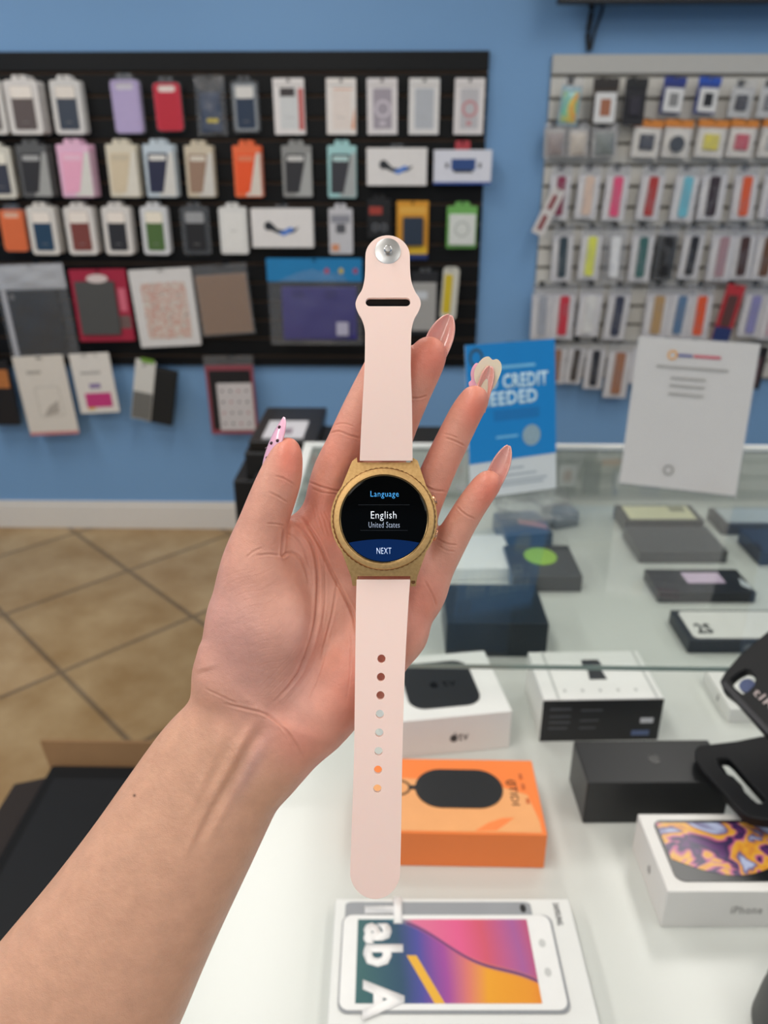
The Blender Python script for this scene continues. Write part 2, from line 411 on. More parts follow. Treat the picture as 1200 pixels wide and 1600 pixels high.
def surface_nets(F):
    s = F < 0
    nx, ny, nz = F.shape
    cells = np.zeros((nx - 1, ny - 1, nz - 1), np.int8)
    for dx in (0, 1):
        for dy in (0, 1):
            for dz in (0, 1): cells += s[dx:nx - 1 + dx, dy:ny - 1 + dy, dz:nz - 1 + dz]
    act = np.argwhere((cells > 0) & (cells < 8))
    idx = -np.ones(cells.shape, np.int64); idx[tuple(act.T)] = np.arange(len(act))
    acc = np.zeros((len(act), 3)); cnt = np.zeros(len(act))
    co = [(a, b, c) for a in (0, 1) for b in (0, 1) for c in (0, 1)]
    V = {c: F[act[:, 0] + c[0], act[:, 1] + c[1], act[:, 2] + c[2]].astype(np.float64) for c in co}
    for a in co:
        for axis in range(3):
            if a[axis]: continue
            b = list(a); b[axis] = 1; b = tuple(b)
            va, vb = V[a], V[b]; m = (va < 0) != (vb < 0)
            t = np.where(m, va / np.where(m, va - vb, 1), 0)
            p = np.array(a, float)[None, :] + np.eye(3)[axis][None, :] * t[:, None]
            acc[m] += p[m]; cnt[m] += 1
    P = act + acc / cnt[:, None]
    quads = []
    for axis in range(3):
        u, v = [(1, 2), (2, 0), (0, 1)][axis]
        sl0 = [slice(None)] * 3; sl1 = [slice(None)] * 3; sl0[axis] = slice(0, -1); sl1[axis] = slice(1, None)
        a = s[tuple(sl0)]; b = s[tuple(sl1)]
        e = np.argwhere(a != b)
        ok = (e[:, u] > 0) & (e[:, v] > 0) & (e[:, u] < F.shape[u] - 1) & (e[:, v] < F.shape[v] - 1)
        e = e[ok]; flip = a[tuple(e.T)]
        def c(du, dv):
            q = e.copy(); q[:, u] -= du; q[:, v] -= dv; return idx[tuple(q.T)]
        Q = np.stack([c(0, 0), c(1, 0), c(1, 1), c(0, 1)], 1)
        Q[~flip] = Q[~flip][:, ::-1]
        quads.append(Q)
    return P, np.concatenate(quads)
for k_ in range(3):
    sl_ = [slice(None)] * 3
    for e_ in (slice(0, 2), slice(-2, None)):
        sl_[k_] = e_; F[tuple(sl_)] = np.maximum(F[tuple(sl_)], 0.5)
P, Q = surface_nets(F)
P = lo[None, :] + P * H
# relax the lattice a little
E = np.concatenate([Q[:, [0, 1]], Q[:, [1, 2]], Q[:, [2, 3]], Q[:, [3, 0]]])
deg = np.bincount(E.ravel(), minlength=len(P)).astype(float)
for _ in range(4):
    A = np.zeros_like(P)
    for k in range(3):
        A[:, k] = np.bincount(E[:, 0], P[E[:, 1], k], len(P)) + np.bincount(E[:, 1], P[E[:, 0], k], len(P))
    P = P * 0.4 + 0.6 * A / deg[:, None]
# one refinement so that creases can be cut finely
me = bpy.data.meshes.new('hand_tmp'); me.from_pydata(P.tolist(), [], Q.tolist()); me.update()
tmp = bpy.data.objects.new('hand_tmp', me); COL.objects.link(tmp)
sm = tmp.modifiers.new('s', 'SUBSURF'); sm.levels = 1; sm.subdivision_type = 'CATMULL_CLARK'
bpy.context.view_layer.update()
hm = bpy.data.meshes.new_from_object(tmp.evaluated_get(bpy.context.evaluated_depsgraph_get()))
bpy.data.objects.remove(tmp); bpy.data.meshes.remove(me)
N = len(hm.vertices)
P = np.empty(N * 3); hm.vertices.foreach_get('co', P); P = P.reshape(-1, 3)
NR = np.empty(N * 3, np.float32); hm.vertices.foreach_get('normal', NR); NR = NR.reshape(-1, 3)
if (NR[:, 2][np.argmax(P[:, 2])]) < 0: hm.flip_normals(); NR = -NR
PX = P[:, 0] / -P[:, 2] * FPX + 600; PY = 800 - P[:, 1] / -P[:, 2] * FPX
front = np.clip(NR[:, 2] * 2.5, 0, 1)
disp = np.zeros(N); pink = np.zeros(N)
def groove(pts, depth, w, lip=0.35, red=0.0, taper=True):
    """a skin line: depth mm (positive sinks), half width w in photo pixels"""
    c = curve(pts); mg = w * 4
    sel = np.where((PX > c[:, 0].min() - mg) & (PX < c[:, 0].max() + mg) & (PY > c[:, 1].min() - mg) & (PY < c[:, 1].max() + mg) & (front > 0))[0]
    if not len(sel): return
    x = PX[sel]; y = PY[sel]; best = np.full(len(sel), 1e9); bt = np.zeros(len(sel))
    for i in range(len(c) - 1):
        a = c[i]; d = c[i + 1] - a; l2 = d @ d + 1e-9
        t = np.clip(((x - a[0]) * d[0] + (y - a[1]) * d[1]) / l2, 0, 1)
        q = np.hypot(x - a[0] - t * d[0], y - a[1] - t * d[1])
        m = q < best; best[m] = q[m]; bt[m] = ((i + t) / (len(c) - 1))[m]
    env = np.clip(np.minimum(bt, 1 - bt) * 6, 0.0, 1) if taper else 1.0
    g = np.exp(-(best / w) ** 2) * env
    disp[sel] -= depth * (g - lip * np.exp(-((best - 2.1 * w) / (1.0 * w)) ** 2) * env) * front[sel]
    pink[sel] = np.maximum(pink[sel], red * g * front[sel])
G = groove
# life line and the folds round the thumb pad
G([(468,806),(484,826),(500,852),(512,880),(524,905),(540,935),(552,962),(558,1000)], 0.85, 2.16, red=.5)
G([(455,815),(474,832),(489,856),(496,890),(497,930),(496,965),(489,1000),(474,1040),(452,1072),(425,1100)], 0.77, 2.30, red=.5)
G([(443,826),(442,845),(441,868),(450,862)], 0.85, 1.87, red=.6)
G([(441,868),(455,864),(468,872),(478,890),(484,915)], 0.43, 2.16, red=.35)
G([(446,832),(462,842),(476,862),(484,890)], 0.32, 1.58, red=.3)
G([(528,900),(524,930),(518,965),(506,1010),(498,1050)], 0.32, 1.73, red=.3)
G([(505,862),(508,900),(508,940),(503,985)], 0.21, 1.30, red=.2)
G([(478,1105),(492,1070),(506,1030),(512,990)], 0.17, 1.10, red=.2)
G([(545,985),(548,1020),(546,1060),(540,1100)], 0.17, 1.15, red=.2)
# creases of the fingers and thumb
G([(513,678),(528,674),(545,680),(566,686)], 0.34, 1.30, red=.6)
G([(522,664),(538,662),(556,668)], 0.21, 1.10, red=.4)
G([(480,752),(500,760),(522,766),(540,768)], 0.34, 1.44, red=.6)
G([(486,763),(505,770),(530,772)], 0.24, 1.15, red=.5)
G([(640,622),(655,622),(668,618)], 0.31, 1.30, red=.6)
G([(640,690),(650,695)], 0.28, 1.30, red=.6)
G([(695,684),(712,690),(728,698)], 0.31, 1.30, red=.6)
G([(690,677),(706,681),(716,685)], 0.21, 1.10, red=.4)
G([(662,758),(678,766),(698,768)], 0.31, 1.44, red=.6)
G([(712,790),(726,803),(744,812)], 0.31, 1.22, red=.6)
G([(682,842),(700,850),(716,852)], 0.32, 1.22, red=.5)
G([(684,852),(698,860),(712,862)], 0.28, 1.22, red=.5)
G([(662,905),(676,930),(682,948)], 0.31, 1.44, red=.5)
G([(427,743),(444,748),(460,758)], 0.28, 1.30, red=.5)
G([(418,768),(434,776),(450,786)], 0.28, 1.30, red=.5)
G([(415,818),(432,819),(446,822)], 0.24, 1.30, red=.4)
G([(400,868),(420,866),(440,868)], 0.32, 1.44, red=.3)
G([(384,872),(396,862),(410,856)], 0.21, 1.44, red=.2)
# wrinkles over the thumb pad
for k in range(15):
    o = k * 11
    G([(346 + o*0.35, 905 + o), (372 + o*0.3, 893 + o), (400 + o*0.3, 888 + o), (432 + o*0.15, 872 + o)][: 3 + k % 2], 0.05, 1.10, red=.10)
for k in range(7):
    G([(392 + k*9, 1085 + k*4), (418 + k*9, 1062 + k*3), (448 + k*8, 1030 + k*2), (470 + k*5, 1000)], 0.05, 1.10, red=.10)
for k in range(6):
    G([(486 + 6*k, 785 + 3*k), (492 + 8*k, 808 + 3*k), (502 + 7*k, 835 + 4*k)], 0.11, 1.10, red=.15)
# wrist creases
G([(345,1098),(385,1108),(420,1118),(450,1145),(478,1190)], 0.34, 1.87, red=.45)
G([(318,1075),(350,1090),(372,1100)], 0.21, 1.58, red=.3)
G([(405,1112),(432,1128),(450,1150),(462,1172)], 0.21, 1.30, red=.3)
G([(355,1165),(368,1180),(372,1195),(366,1210)], 0.13, 1.15, red=.2)
# tendons of the wrist (raised cords with hollows beside)
G([(416,1130),(392,1165),(362,1215),(330,1268),(300,1330)], 0.85, 8.00, lip=0.4)
G([(352,1120),(338,1170),(315,1225),(288,1290)], -0.45, 9.00, lip=0.2)
G([(392,1130),(372,1175),(346,1225),(312,1290),(285,1345)], -0.55, 7.00, lip=0.2)
# thumb-ball hollow and basal joint bump
G([(312,1000),(316,1030),(322,1050)], -0.80, 14.00, lip=0.0)
G([(478,905),(490,960),(480,1015),(462,1050)], 0.80, 10.00, lip=0.1)
P2 = P + NR * disp[:, None]
hm.vertices.foreach_set('co', (P2 * 0.001).ravel()); hm.update()
# pigment: redder fingertips, palm pads and folds, warmer tan forearm
def blob(cx, cy, rx, ry, a=0.0):
    ca, sa = math.cos(R(a)), math.sin(R(a)); x = PX - cx; y = PY - cy
    return np.exp(-(((x * ca + y * sa) / rx) ** 2 + ((-x * sa + y * ca) / ry) ** 2))
red = np.zeros(N)
for b_ in ((675,555,40,45),(745,640,32,45),(768,770,34,42),(452,715,26,45),(612,565,40,40)): red = np.maximum(red, blob(*b_))
red = np.maximum(red, 0.75 * blob(520,815,70,70)); red = np.maximum(red, 0.7 * blob(575,1080,80,90)); red = np.maximum(red, 0.55 * blob(660,940,50,80))
red = np.maximum(red, 0.5 * blob(530,700,50,70)); red = np.maximum(red, 0.45 * blob(470,1160,60,50))
red = np.maximum(red, 0.35 * blob(640,720,160,130))
arm = 1 / (1 + np.exp(-((-PX * 0.6 + PY * 0.8) - 690) / 22))
violet = 0.55 * blob(370,1000,60,120,-25) + 0.5 * blob(392,1200,13,60,28) + 0.3 * blob(470,1030,30,90)
base = np.array(lin('#dba08b')); cred = np.array(lin('#de7c67')); ctan = np.array(lin('#d1a085')); cvio = np.array(lin('#b8949a')); cline = np.array(lin('#b26a50'))
C = base[None, :] * np.ones((N, 1))
def blend(C, c, w): w = np.clip(w, 0, 1)[:, None]; return C * (1 - w) + c[None, :] * w
C = blend(C, ctan, arm); C = blend(C, cred, red * 0.85 * (1 - 0.6 * arm)); C = blend(C, cvio, violet * 0.6); C = blend(C, cline, pink * 0.55)
back = np.clip(-NR[:, 2] * 2, 0, 1); C = blend(C, ctan, back * 0.8)
mole = np.exp(-((PX - 210) ** 2 + (PY - 1243) ** 2) / 6.0); C = blend(C, np.array(lin('#5a3a2c')), mole)
at = hm.color_attributes.new('skin_tone', 'FLOAT_COLOR', 'POINT')
at.data.foreach_set('color', np.hstack([C, np.ones((N, 1))]).astype(np.float32).ravel())
sk = bpy.data.materials.new('skin'); sk.use_nodes = True; nt = sk.node_tree; b = nt.nodes['Principled BSDF']; L = nt.links.new
an = nt.nodes.new('ShaderNodeAttribute'); an.attribute_name = 'skin_tone'
tc = nt.nodes.new('ShaderNodeTexCoord')
n1 = nt.nodes.new('ShaderNodeTexNoise'); n1.inputs['Scale'].default_value = 130; n1.inputs['Detail'].default_value = 5
L(tc.outputs['Object'], n1.inputs['Vector'])
mr = nt.nodes.new('ShaderNodeMapRange'); mr.inputs['From Min'].default_value = 0.3; mr.inputs['From Max'].default_value = 0.7; mr.inputs['To Min'].default_value = 0.93; mr.inputs['To Max'].default_value = 1.06
L(n1.outputs['Fac'], mr.inputs['Value'])
vm = nt.nodes.new('ShaderNodeVectorMath'); vm.operation = 'SCALE'; L(an.outputs['Color'], vm.inputs[0]); L(mr.outputs['Result'], vm.inputs['Scale']); L(vm.outputs['Vector'], b.inputs['Base Color'])
vo = nt.nodes.new('ShaderNodeTexVoronoi'); vo.inputs['Scale'].default_value = 1300; vo.feature = 'DISTANCE_TO_EDGE'
L(tc.outputs['Object'], vo.inputs['Vector'])
n2 = nt.nodes.new('ShaderNodeTexNoise'); n2.inputs['Scale'].default_value = 420; n2.inputs['Detail'].default_value = 4; L(tc.outputs['Object'], n2.inputs['Vector'])
ad = nt.nodes.new('ShaderNodeMath'); ad.operation = 'MULTIPLY_ADD'; ad.inputs[1].default_value = 0.35; L(vo.outputs['Distance'], ad.inputs[0]); L(n2.outputs['Fac'], ad.inputs[2])
bp = nt.nodes.new('ShaderNodeBump'); bp.inputs['Strength'].default_value = 0.6; bp.inputs['Distance'].default_value = 0.0004
L(ad.outputs[0], bp.inputs['Height']); L(bp.outputs['Normal'], b.inputs['Normal'])
b.inputs['Roughness'].default_value = 0.41; b.inputs['Specular IOR Level'].default_value = 0.45
b.inputs['Subsurface Weight'].default_value = 0.22; b.inputs['Subsurface Radius'].default_value = (1.0, 0.36, 0.2); b.inputs['Subsurface Scale'].default_value = 0.0035
hm.name = 'person'; hm.materials.clear(); hm.materials.append(sk); hm.shade_smooth()
hand = bpy.data.objects.new('person', hm); COL.objects.link(hand); hand.matrix_world = CM.copy()
tag(hand, 'bare forearm and open palm of a person holding up the rose gold watch', 'person')

# ------------------------------------------------------------------ long painted nails
def nail_mat(name, col, rough, alpha):
    m = bpy.data.materials.new(name); m.use_nodes = True; nt = m.node_tree; b = nt.nodes['Principled BSDF']
    tcn = nt.nodes.new('ShaderNodeTexCoord'); nn = nt.nodes.new('ShaderNodeTexNoise'); nn.inputs['Scale'].default_value = 200
    rr = nt.nodes.new('ShaderNodeMapRange'); rr.inputs['To Min'].default_value = rough * 0.8; rr.inputs['To Max'].default_value = rough * 1.3
    nt.links.new(tcn.outputs['Object'], nn.inputs['Vector']); nt.links.new(nn.outputs['Fac'], rr.inputs['Value']); nt.links.new(rr.outputs['Result'], b.inputs['Roughness'])
    b.inputs['Base Color'].default_value = (*lin(col), 1); b.inputs['Coat Weight'].default_value = 0.8; b.inputs['Coat Roughness'].default_value = 0.05
    b.inputs['Subsurface Weight'].default_value = 0.3; b.inputs['Subsurface Scale'].default_value = 0.002; b.inputs['Alpha'].default_value = alpha
    return m
def nail(B, T, width, N, arch, prof, m, name='nail', bend=0.0, thick=0.55):
    """B base, T tip (mm, camera-side coordinates); N points to the side the edges curl to; prof(t) gives the half-width share"""
    B = np.array(B, float); T = np.array(T, float); d = T - B; D = d / np.linalg.norm(d)
    N = np.array(N, float); N -= D * (N @ D); N /= np.linalg.norm(N); Wd = np.cross(D, N)
    nu, nv = 16, 26; vs = []; fs = []
    for j in range(nv + 1):
        t = j / nv; hw = max(prof(t), 0.02) * width / 2
        for i in range(nu + 1):
            s = -1 + 2 * i / nu
            vs.append((B + d * t + Wd * hw * s + N * (arch * (s * s) * (hw / (width / 2)) + bend * t * t)) * 0.001)
    for j in range(nv):
        for i in range(nu):
            a = j * (nu + 1) + i; fs.append((a, a + 1, a + nu + 2, a + nu + 1))
    o = link_mesh(name, vs, fs, m, hand, smooth=True)
    so = o.modifiers.new('thick', 'SOLIDIFY'); so.thickness = thick * 0.001; so.offset = 0
    return o
def almond(t): return (0.86 + 0.14 * math.sin(math.pi * min(1, t * 1.3))) if t < 0.42 else max(0.0, 1 - ((t - 0.42) / 0.60) ** 2.2) ** 0.72
M_n1 = nail_mat('nail_nude', '#e3a79c', 0.25, 0.96); M_n2 = nail_mat('nail_pink', '#f2b6cf', 0.3, 1.0); M_n3 = nail_mat('nail_cream', '#ded3bd', 0.3, 0.97)
zc = np.array((0, 0, 1.0))
def pix(px, py, d): return cs(px, py, d)
tag(nail(pix(670,570,323), pix(703.5,492,320), 10.6, zc, 3.4, almond, M_n1), 'sheer nude pointed nail of the middle finger')
tag(nail(pix(746,642,322.3), pix(766,572,319.2), 6.4, zc, 2.4, lambda t: 0.9 if t < 0.45 else 0.9 * max(0, 1 - ((t - .45) / .57) ** 3) ** .6, M_n1), 'sheer nude nail of the ring finger')
tag(nail(pix(764,765,324.0), pix(795,696,322.0), 7.6, zc, 2.6, almond, M_n1), 'sheer nude pointed nail of the little finger')
nail(pix(604,575,322), pix(622,508,319), 9.6, zc, 3.2, almond, M_n1)
# the flower moulded round the ring nail: a lobed cream disc with pink petals behind it
def lobed(pts, d, t_, m, name):
    fr = Frame((0, 0, -d * .001), (1, 0, 0), (0, 1, 0), 1, 1)
    out_ = [((x - 600) / FPX * d * .001, (800 - y) / FPX * d * .001) for x, y in curve(pts, 5)]
    return plate(name, fr, out_, m, hand, lift=0, t=t_, bevel=.0005)
tag(lobed([(749,616),(745,603),(741,592),(741,579),(747,568),(755,560),(763,558),(769,563),(776,562),(782,568),(783,579),(779,591),(774,602),(768,611),(763,618)], 321.0, .0012, M_n3, 'nail_flower'), 'cream flower shape moulded on the ring nail')
lobed([(738,607),(733,604),(732,598),(736,594),(735,584),(738,574),(744,568),(750,572),(750,590),(748,604)], 322.6, .0013, M_n2, 'nail_petal')
# thumb nail, seen from its side: pink face outwards with dark dots
nB = pix(411,728,307.5); nT = pix(424,655,303.5); tip_ = pix(443.5,652,305.5)
out = np.array((-0.92, 0.05, 0.38)); out /= np.linalg.norm(out)
bend_v = tip_ - nT
th = None
def thumb_surf(s_, t):
    d = nT - nB; D = d / np.linalg.norm(d); n_ = out - D * (out @ D); n_ /= np.linalg.norm(n_); Wd = np.cross(n_, D)
    if Wd[2] < 0: Wd = -Wd
    hw = max(almond(t), .02) * 5.2
    return nB + d * t + bend_v * t * t + Wd * hw * s_ - n_ * (3.0 * s_ * s_ * hw / 5.2), n_
vs = []; fs = []; nu, nv = 16, 26
for j in range(nv + 1):
    for i in range(nu + 1): vs.append(thumb_surf(-1 + 2 * i / nu, j / nv)[0] * .001)
for j in range(nv):
    for i in range(nu):
        a = j * (nu + 1) + i; fs.append((a, a + 1, a + nu + 2, a + nu + 1))
th = link_mesh('nail', vs, fs, M_n2, hand, smooth=True); so = th.modifiers.new('thick', 'SOLIDIFY'); so.thickness = .0006; so.offset = 0
tag(th, 'pink pointed nail of the thumb with dark dots')
M_dot = mat('#3c1a22', rough=0.3)
for (t, s_) in ((0.20, 0.45), (0.50, 0.35), (0.58, 0.75), (0.82, 0.45), (0.35, -0.3)):
    c, n_ = thumb_surf(s_, t); c = c + n_ * 0.3
    bm = bmesh.new(); bmesh.ops.create_uvsphere(bm, u_segments=12, v_segments=8, radius=0.00068)
    bmesh.ops.translate(bm, vec=Vector(c * .001), verts=bm.verts)
    link_bm('nail_dot', bm, M_dot, th, smooth=True)
# ================================================================== the watch
WD = 0.300
def wpt(px, py): return ((px - 600) * WD / FPX, (811 - py) * WD / FPX)
WM = CM @ Matrix.Translation(Vector((0, (800 - 811) / FPX * WD, -WD)))
watch = thing('smartwatch', 'rose gold round smartwatch with pale pink silicone strap lying on the palm', 'watch', mtx=WM)
def gold_mat():
    m = bpy.data.materials.new('brushed_gold'); m.use_nodes = True; nt = m.node_tree; b = nt.nodes['Principled BSDF']; L = nt.links.new
    tc = nt.nodes.new('ShaderNodeTexCoord'); nz = nt.nodes.new('ShaderNodeTexNoise'); nz.inputs['Scale'].default_value = 900; nz.inputs['Detail'].default_value = 3
    L(tc.outputs['Object'], nz.inputs['Vector'])
    mx = nt.nodes.new('ShaderNodeMix'); mx.data_type = 'RGBA'; mx.inputs['A'].default_value = (*lin('#b98f5c'), 1); mx.inputs['B'].default_value = (*lin('#dfba80'), 1)
    L(nz.outputs['Fac'], mx.inputs['Factor']); L(mx.outputs['Result'], b.inputs['Base Color'])
    b.inputs['Metallic'].default_value = 1.0
    mr = nt.nodes.new('ShaderNodeMapRange'); mr.inputs['To Min'].default_value = 0.34; mr.inputs['To Max'].default_value = 0.52; L(nz.outputs['Fac'], mr.inputs['Value']); L(mr.outputs['Result'], b.inputs['Roughness'])
    bp = nt.nodes.new('ShaderNodeBump'); bp.inputs['Strength'].default_value = 0.25; bp.inputs['Distance'].default_value = 0.0001; L(nz.outputs['Fac'], bp.inputs['Height']); L(bp.outputs['Normal'], b.inputs['Normal'])
    return m
GOLD = gold_mat(); GOLD2 = mat('#8c6a40', rough=0.35, metal=1.0, scale=500)
mm = 0.001
FZ = Frame((0, 0, 0), (1, 0, 0), (0, 1, 0), 1, 1)      # the watch's own face plane
# case body: round middle with shoulders running into four lugs
def hull_out(sc=1.0):
    pts = [(20.5 * math.cos(a), 20.5 * math.sin(a)) for a in np.linspace(0, 2 * math.pi, 96, endpoint=False)]
    tp = [(-12.4, 22.3), (-10.4, 23.8), (-10.3, 21.6), (10.3, 21.6), (10.8, 23.8), (13.0, 22.6)]
    bt = [(12.9, -22.4), (12.3, -26.2), (10.3, -26.2), (10.2, -22.6), (-10.2, -22.6), (-10.4, -26.0), (-12.2, -26.0), (-12.8, -22.4)]
    right = [p for p in pts if abs(math.atan2(p[1], p[0])) < R(39)]
    right.sort(key=lambda p: math.atan2(p[1], p[0]))
    left = [p for p in pts if abs(math.atan2(p[1], p[0])) > R(141)]
    left.sort(key=lambda p: math.atan2(p[1], p[0]) % (2 * math.pi))
    loop = bt[:4][::-1][0:0]
    loop = [(-12.8,-22.4),(-12.2,-26.0),(-10.4,-26.0),(-10.2,-22.2),(10.2,-22.2),(10.3,-26.2),(12.3,-26.2),(12.9,-22.4)] + right + [(13.0,22.6),(10.9,23.9),(10.4,21.9),(-10.3,21.9),(-10.5,23.9),(-12.4,22.3)] + left
    return [(x * mm * sc, y * mm * sc) for x, y in loop]
case = plate('case', FZ, hull_out(), GOLD, watch, lift=-0.0105, t=0.0078, bevel=0.0011)
for v in case.data.vertices:      # the shoulders fall away towards the lugs
    if v.co.z > -0.005: v.co.z -= max(0.0, abs(v.co.y) - 0.0135) * 0.24
bm = bmesh.new()
bm_lathe(bm, [(15.5*mm, -12.0*mm), (17.5*mm, -11.4*mm), (18.4*mm, -10.4*mm)], 64); link_bm('case_back', bm, mat('#2a2a2c', rough=0.3), watch, smooth=True)
# toothed edge below the turning bezel
bm = bmesh.new(); prof = []
nT_ = 180
rings = []
for h, tooth, rr in ((-2.8, 0, 19.2), (-2.5, 1, 19.8), (-1.7, 1, 19.85), (-1.2, 1, 19.55), (-1.1, 0, 18.9)):
    ring = []
    for k in range(nT_):
        a = 2 * math.pi * k / nT_; r = rr - (0.3 if (k % 3 == 0 and tooth) else 0)
        ring.append(bm.verts.new((r * mm * math.cos(a), r * mm * math.sin(a), h * mm)))
    rings.append(ring)
for a, b in zip(rings, rings[1:]):
    for k in range(nT_): bm.faces.new([a[k], a[(k+1) % nT_], b[(k+1) % nT_], b[k]])
link_bm('bezel_teeth', bm, GOLD2, watch)
bm = bmesh.new()
bm_lathe(bm, [(18.9*mm, -1.25*mm), (19.25*mm, -1.05*mm), (19.3*mm, -0.5*mm), (19.05*mm, -0.2*mm), (17.35*mm, 0.14*mm), (17.05*mm, 0.12*mm), (16.8*mm, -0.2*mm), (16.7*mm, -0.9*mm)], 128, close=False)
link_bm('bezel', bm, GOLD, watch, smooth=True)
bm = bmesh.new()
bm_lathe(bm, [(16.72*mm, -0.35*mm), (16.5*mm, -0.45*mm), (16.45*mm, -0.9*mm)], 128, close=False); link_bm('inner_ring', bm, mat('#8d7652', rough=0.25, metal=1.0), watch, smooth=True)
M_scr = mat('#000102', rough=0.06, var=0.0, coat=0.0, spec=0.08)
bm = bmesh.new(); bm_lathe(bm, [(16.6*mm, -0.95*mm), (16.55*mm, -0.6*mm), (16.0*mm, -0.5*mm), (0.01*mm, -0.5*mm)], 96)
screen = link_bm('screen', bm, M_scr, watch, smooth=False)
seg = [(16.2 * math.cos(a) * mm, 16.2 * math.sin(a) * mm) for a in np.linspace(R(-146.0), R(-34.0), 30)]
ys = seg[0][1]; xe = seg[-1][0]
arc = [(xe * (1 - 2 * t), ys + 1.35 * mm * (1 - (1 - 2 * t) ** 2)) for t in np.linspace(0, 1, 20)[1:-1]]
nx = plate('next_button', FZ, seg + arc, mat('#04204c', rough=0.2, emit=0.35, var=0.0, spec=0.1), screen, lift=-0.0005, t=0.00004)
def wt(name, s, x0, y0, x1, y1, col, e, par=screen, lift=-0.00049):
    a = wpt(x0, y1); b_ = wpt(x1, y0)
    return text_on(name, s, FZ, a[0], a[1], b_[0], b_[1], mat(col, rough=0.4, emit=e, var=0.0), par, lift=lift, t=0.00004, bold=-0.010)
wt('title_text', 'Language', 579, 767, 623, 779, '#3f9fe4', 0.6)
wt('choice_text', 'English', 579.5, 799, 619.5, 814, '#dfe5ee', 0.6)
wt('region_text', 'United States', 576, 815.5, 624.5, 824.5, '#8f9bb0', 0.6)
wt('next_text', 'NEXT', 588.5, 856, 611.5, 865.5, '#c4d6f6', 0.6, par=nx, lift=-0.00045)
fc = wpt(600, 789); 
plate('row_line', FZ, rect(-0.0098, fc[1], 0.0098, fc[1] + 0.00010), mat('#15202c', rough=0.4, var=0), screen, lift=-0.0005, t=0.00003)
fc = wpt(600, 829)
plate('row_line', FZ, rect(-0.0090, fc[1], 0.0090, fc[1] + 0.00010), mat('#15202c', rough=0.4, var=0), screen, lift=-0.0005, t=0.00003)
for yy, a in ((7.0, 20), (-6.2, -17.5)):
    bm = bmesh.new(); bm_lathe(bm, [(0.01*mm, 21.6*mm), (1.9*mm, 21.6*mm), (2.3*mm, 21.2*mm), (2.3*mm, 19.3*mm), (0.01*mm, 19.3*mm)], 24, axis='X')
    ob = link_bm('side_button', bm, mat('#dba27f', rough=0.2, metal=1.0, scale=300), watch, smooth=False, bevel=0.0002)
    ob.matrix_local = Matrix.Rotation(R(a), 4, 'Z') @ Matrix.Translation(Vector((0, 0, -0.0062)))
bm = bmesh.new(); bm_lathe(bm, [(0.01*mm, 0.05*mm), (0.75*mm, 0.05*mm), (0.85*mm, -0.1*mm)], 16, c=(11.35*mm, -24.4*mm, -5.25*mm)); link_bm('lug_screw', bm, mat('#6d4a30', rough=0.4, metal=1.0), watch)
# ---- strap
SIL = mat('#f7dad0', rough=0.42, var=0.015, scale=25, sss=0.15, spec=0.4)
def cuts(bm, y0, y1, nn):
    for k in range(1, nn):
        y = y0 + (y1 - y0) * k / nn
        bmesh.ops.bisect_plane(bm, geom=bm.verts[:] + bm.edges[:] + bm.faces[:], plane_co=(0, y, 0), plane_no=(0, 1, 0))
def strap(name, loops, zf, thick=0.0022):
    bm = bmesh.new(); bm_plate(bm, FZ, loops, 0, thick)
    ys_ = [v.co.y for v in bm.verts]; cuts(bm, min(ys_), max(ys_), 22)
    for v in bm.verts: v.co.z += zf(v.co.y)
    bmesh.ops.recalc_face_normals(bm, faces=bm.faces)
    o = link_bm(name, bm, SIL, watch, bevel=0.0006, seg=3); return o
def smooth_side(pts, m=6): return [tuple(p) for p in curve(pts, m)]
Ls = [(561.6,719),(564,670),(566.8,620),(569.4,575),(570.2,530),(569.5,512),(565.5,498),(559.5,487),(555.2,474),(558.5,462),(565,451),(568.5,438),(570,424),(570.6,396)]
Rs = [(640.8,396),(641.5,424),(644,440),(649.5,454),(655.8,464),(657.8,474),(653.5,486),(647.5,497),(643.6,512),(642.6,530),(642,575),(643.6,620),(644.6,670),(645.2,719)]
arc = [(605.7 - 35.1 * math.cos(a), 396 - 33.5 * math.sin(a)) for a in np.linspace(0, math.pi, 20)[1:-1]]
up = smooth_side(Ls) + arc + smooth_side(Rs)
slot = rrect(571, 463.2, 641.5, 476.8, 6.7)
hole_u = ell(606, 388.6, 12, 12, 20)
up_z = lambda y: -0.0052 + 0.0022 * math.sin(max(0, min(1, (y - 0.022) / 0.085)) * math.pi) - 0.0005 * (y / 0.1)
us = strap('upper_strap', [[wpt(*p) for p in up], [wpt(*p) for p in slot]], up_z)
zst = up_z(wpt(606, 388)[1]) + 0.0022
STEEL = mat('#c9c9c9', rough=0.33, metal=1.0, scale=300, var=0.03)
cx_, cy_ = wpt(606, 388.6)
bm = bmesh.new(); bm_lathe(bm, [(5.0*mm, -0.8*mm), (5.0*mm, 0.38*mm), (4.8*mm, 0.46*mm), (0.9*mm, 0.36*mm), (0.8*mm, 1.0*mm), (0.95*mm, 1.7*mm), (1.5*mm, 2.3*mm), (1.55*mm, 2.9*mm), (1.1*mm, 3.25*mm), (0.01*mm, 3.3*mm)], 40, c=(cx_, cy_, zst))
link_bm('steel_stud', bm, STEEL, us, smooth=True)
Ll = [(556.5,907),(555.6,960),(554.6,1050),(553,1180),(549.8,1280),(546.7,1366)]
Lr = [(625.6,1366),(627.3,1280),(628.8,1180),(632.8,1050),(638,955),(641.5,907)]
arc = [(586.1 - 39.5 * math.cos(a), 1366 + 44 * math.sin(a)) for a in np.linspace(0, math.pi, 24)[1:-1]]
dn = smooth_side(Ll) + arc + smooth_side(Lr)
hs = [(596,1031),(595.2,1059.5),(594.4,1088),(593.6,1117),(592.6,1146),(591.5,1175),(590.6,1204),(589.6,1233.5)]
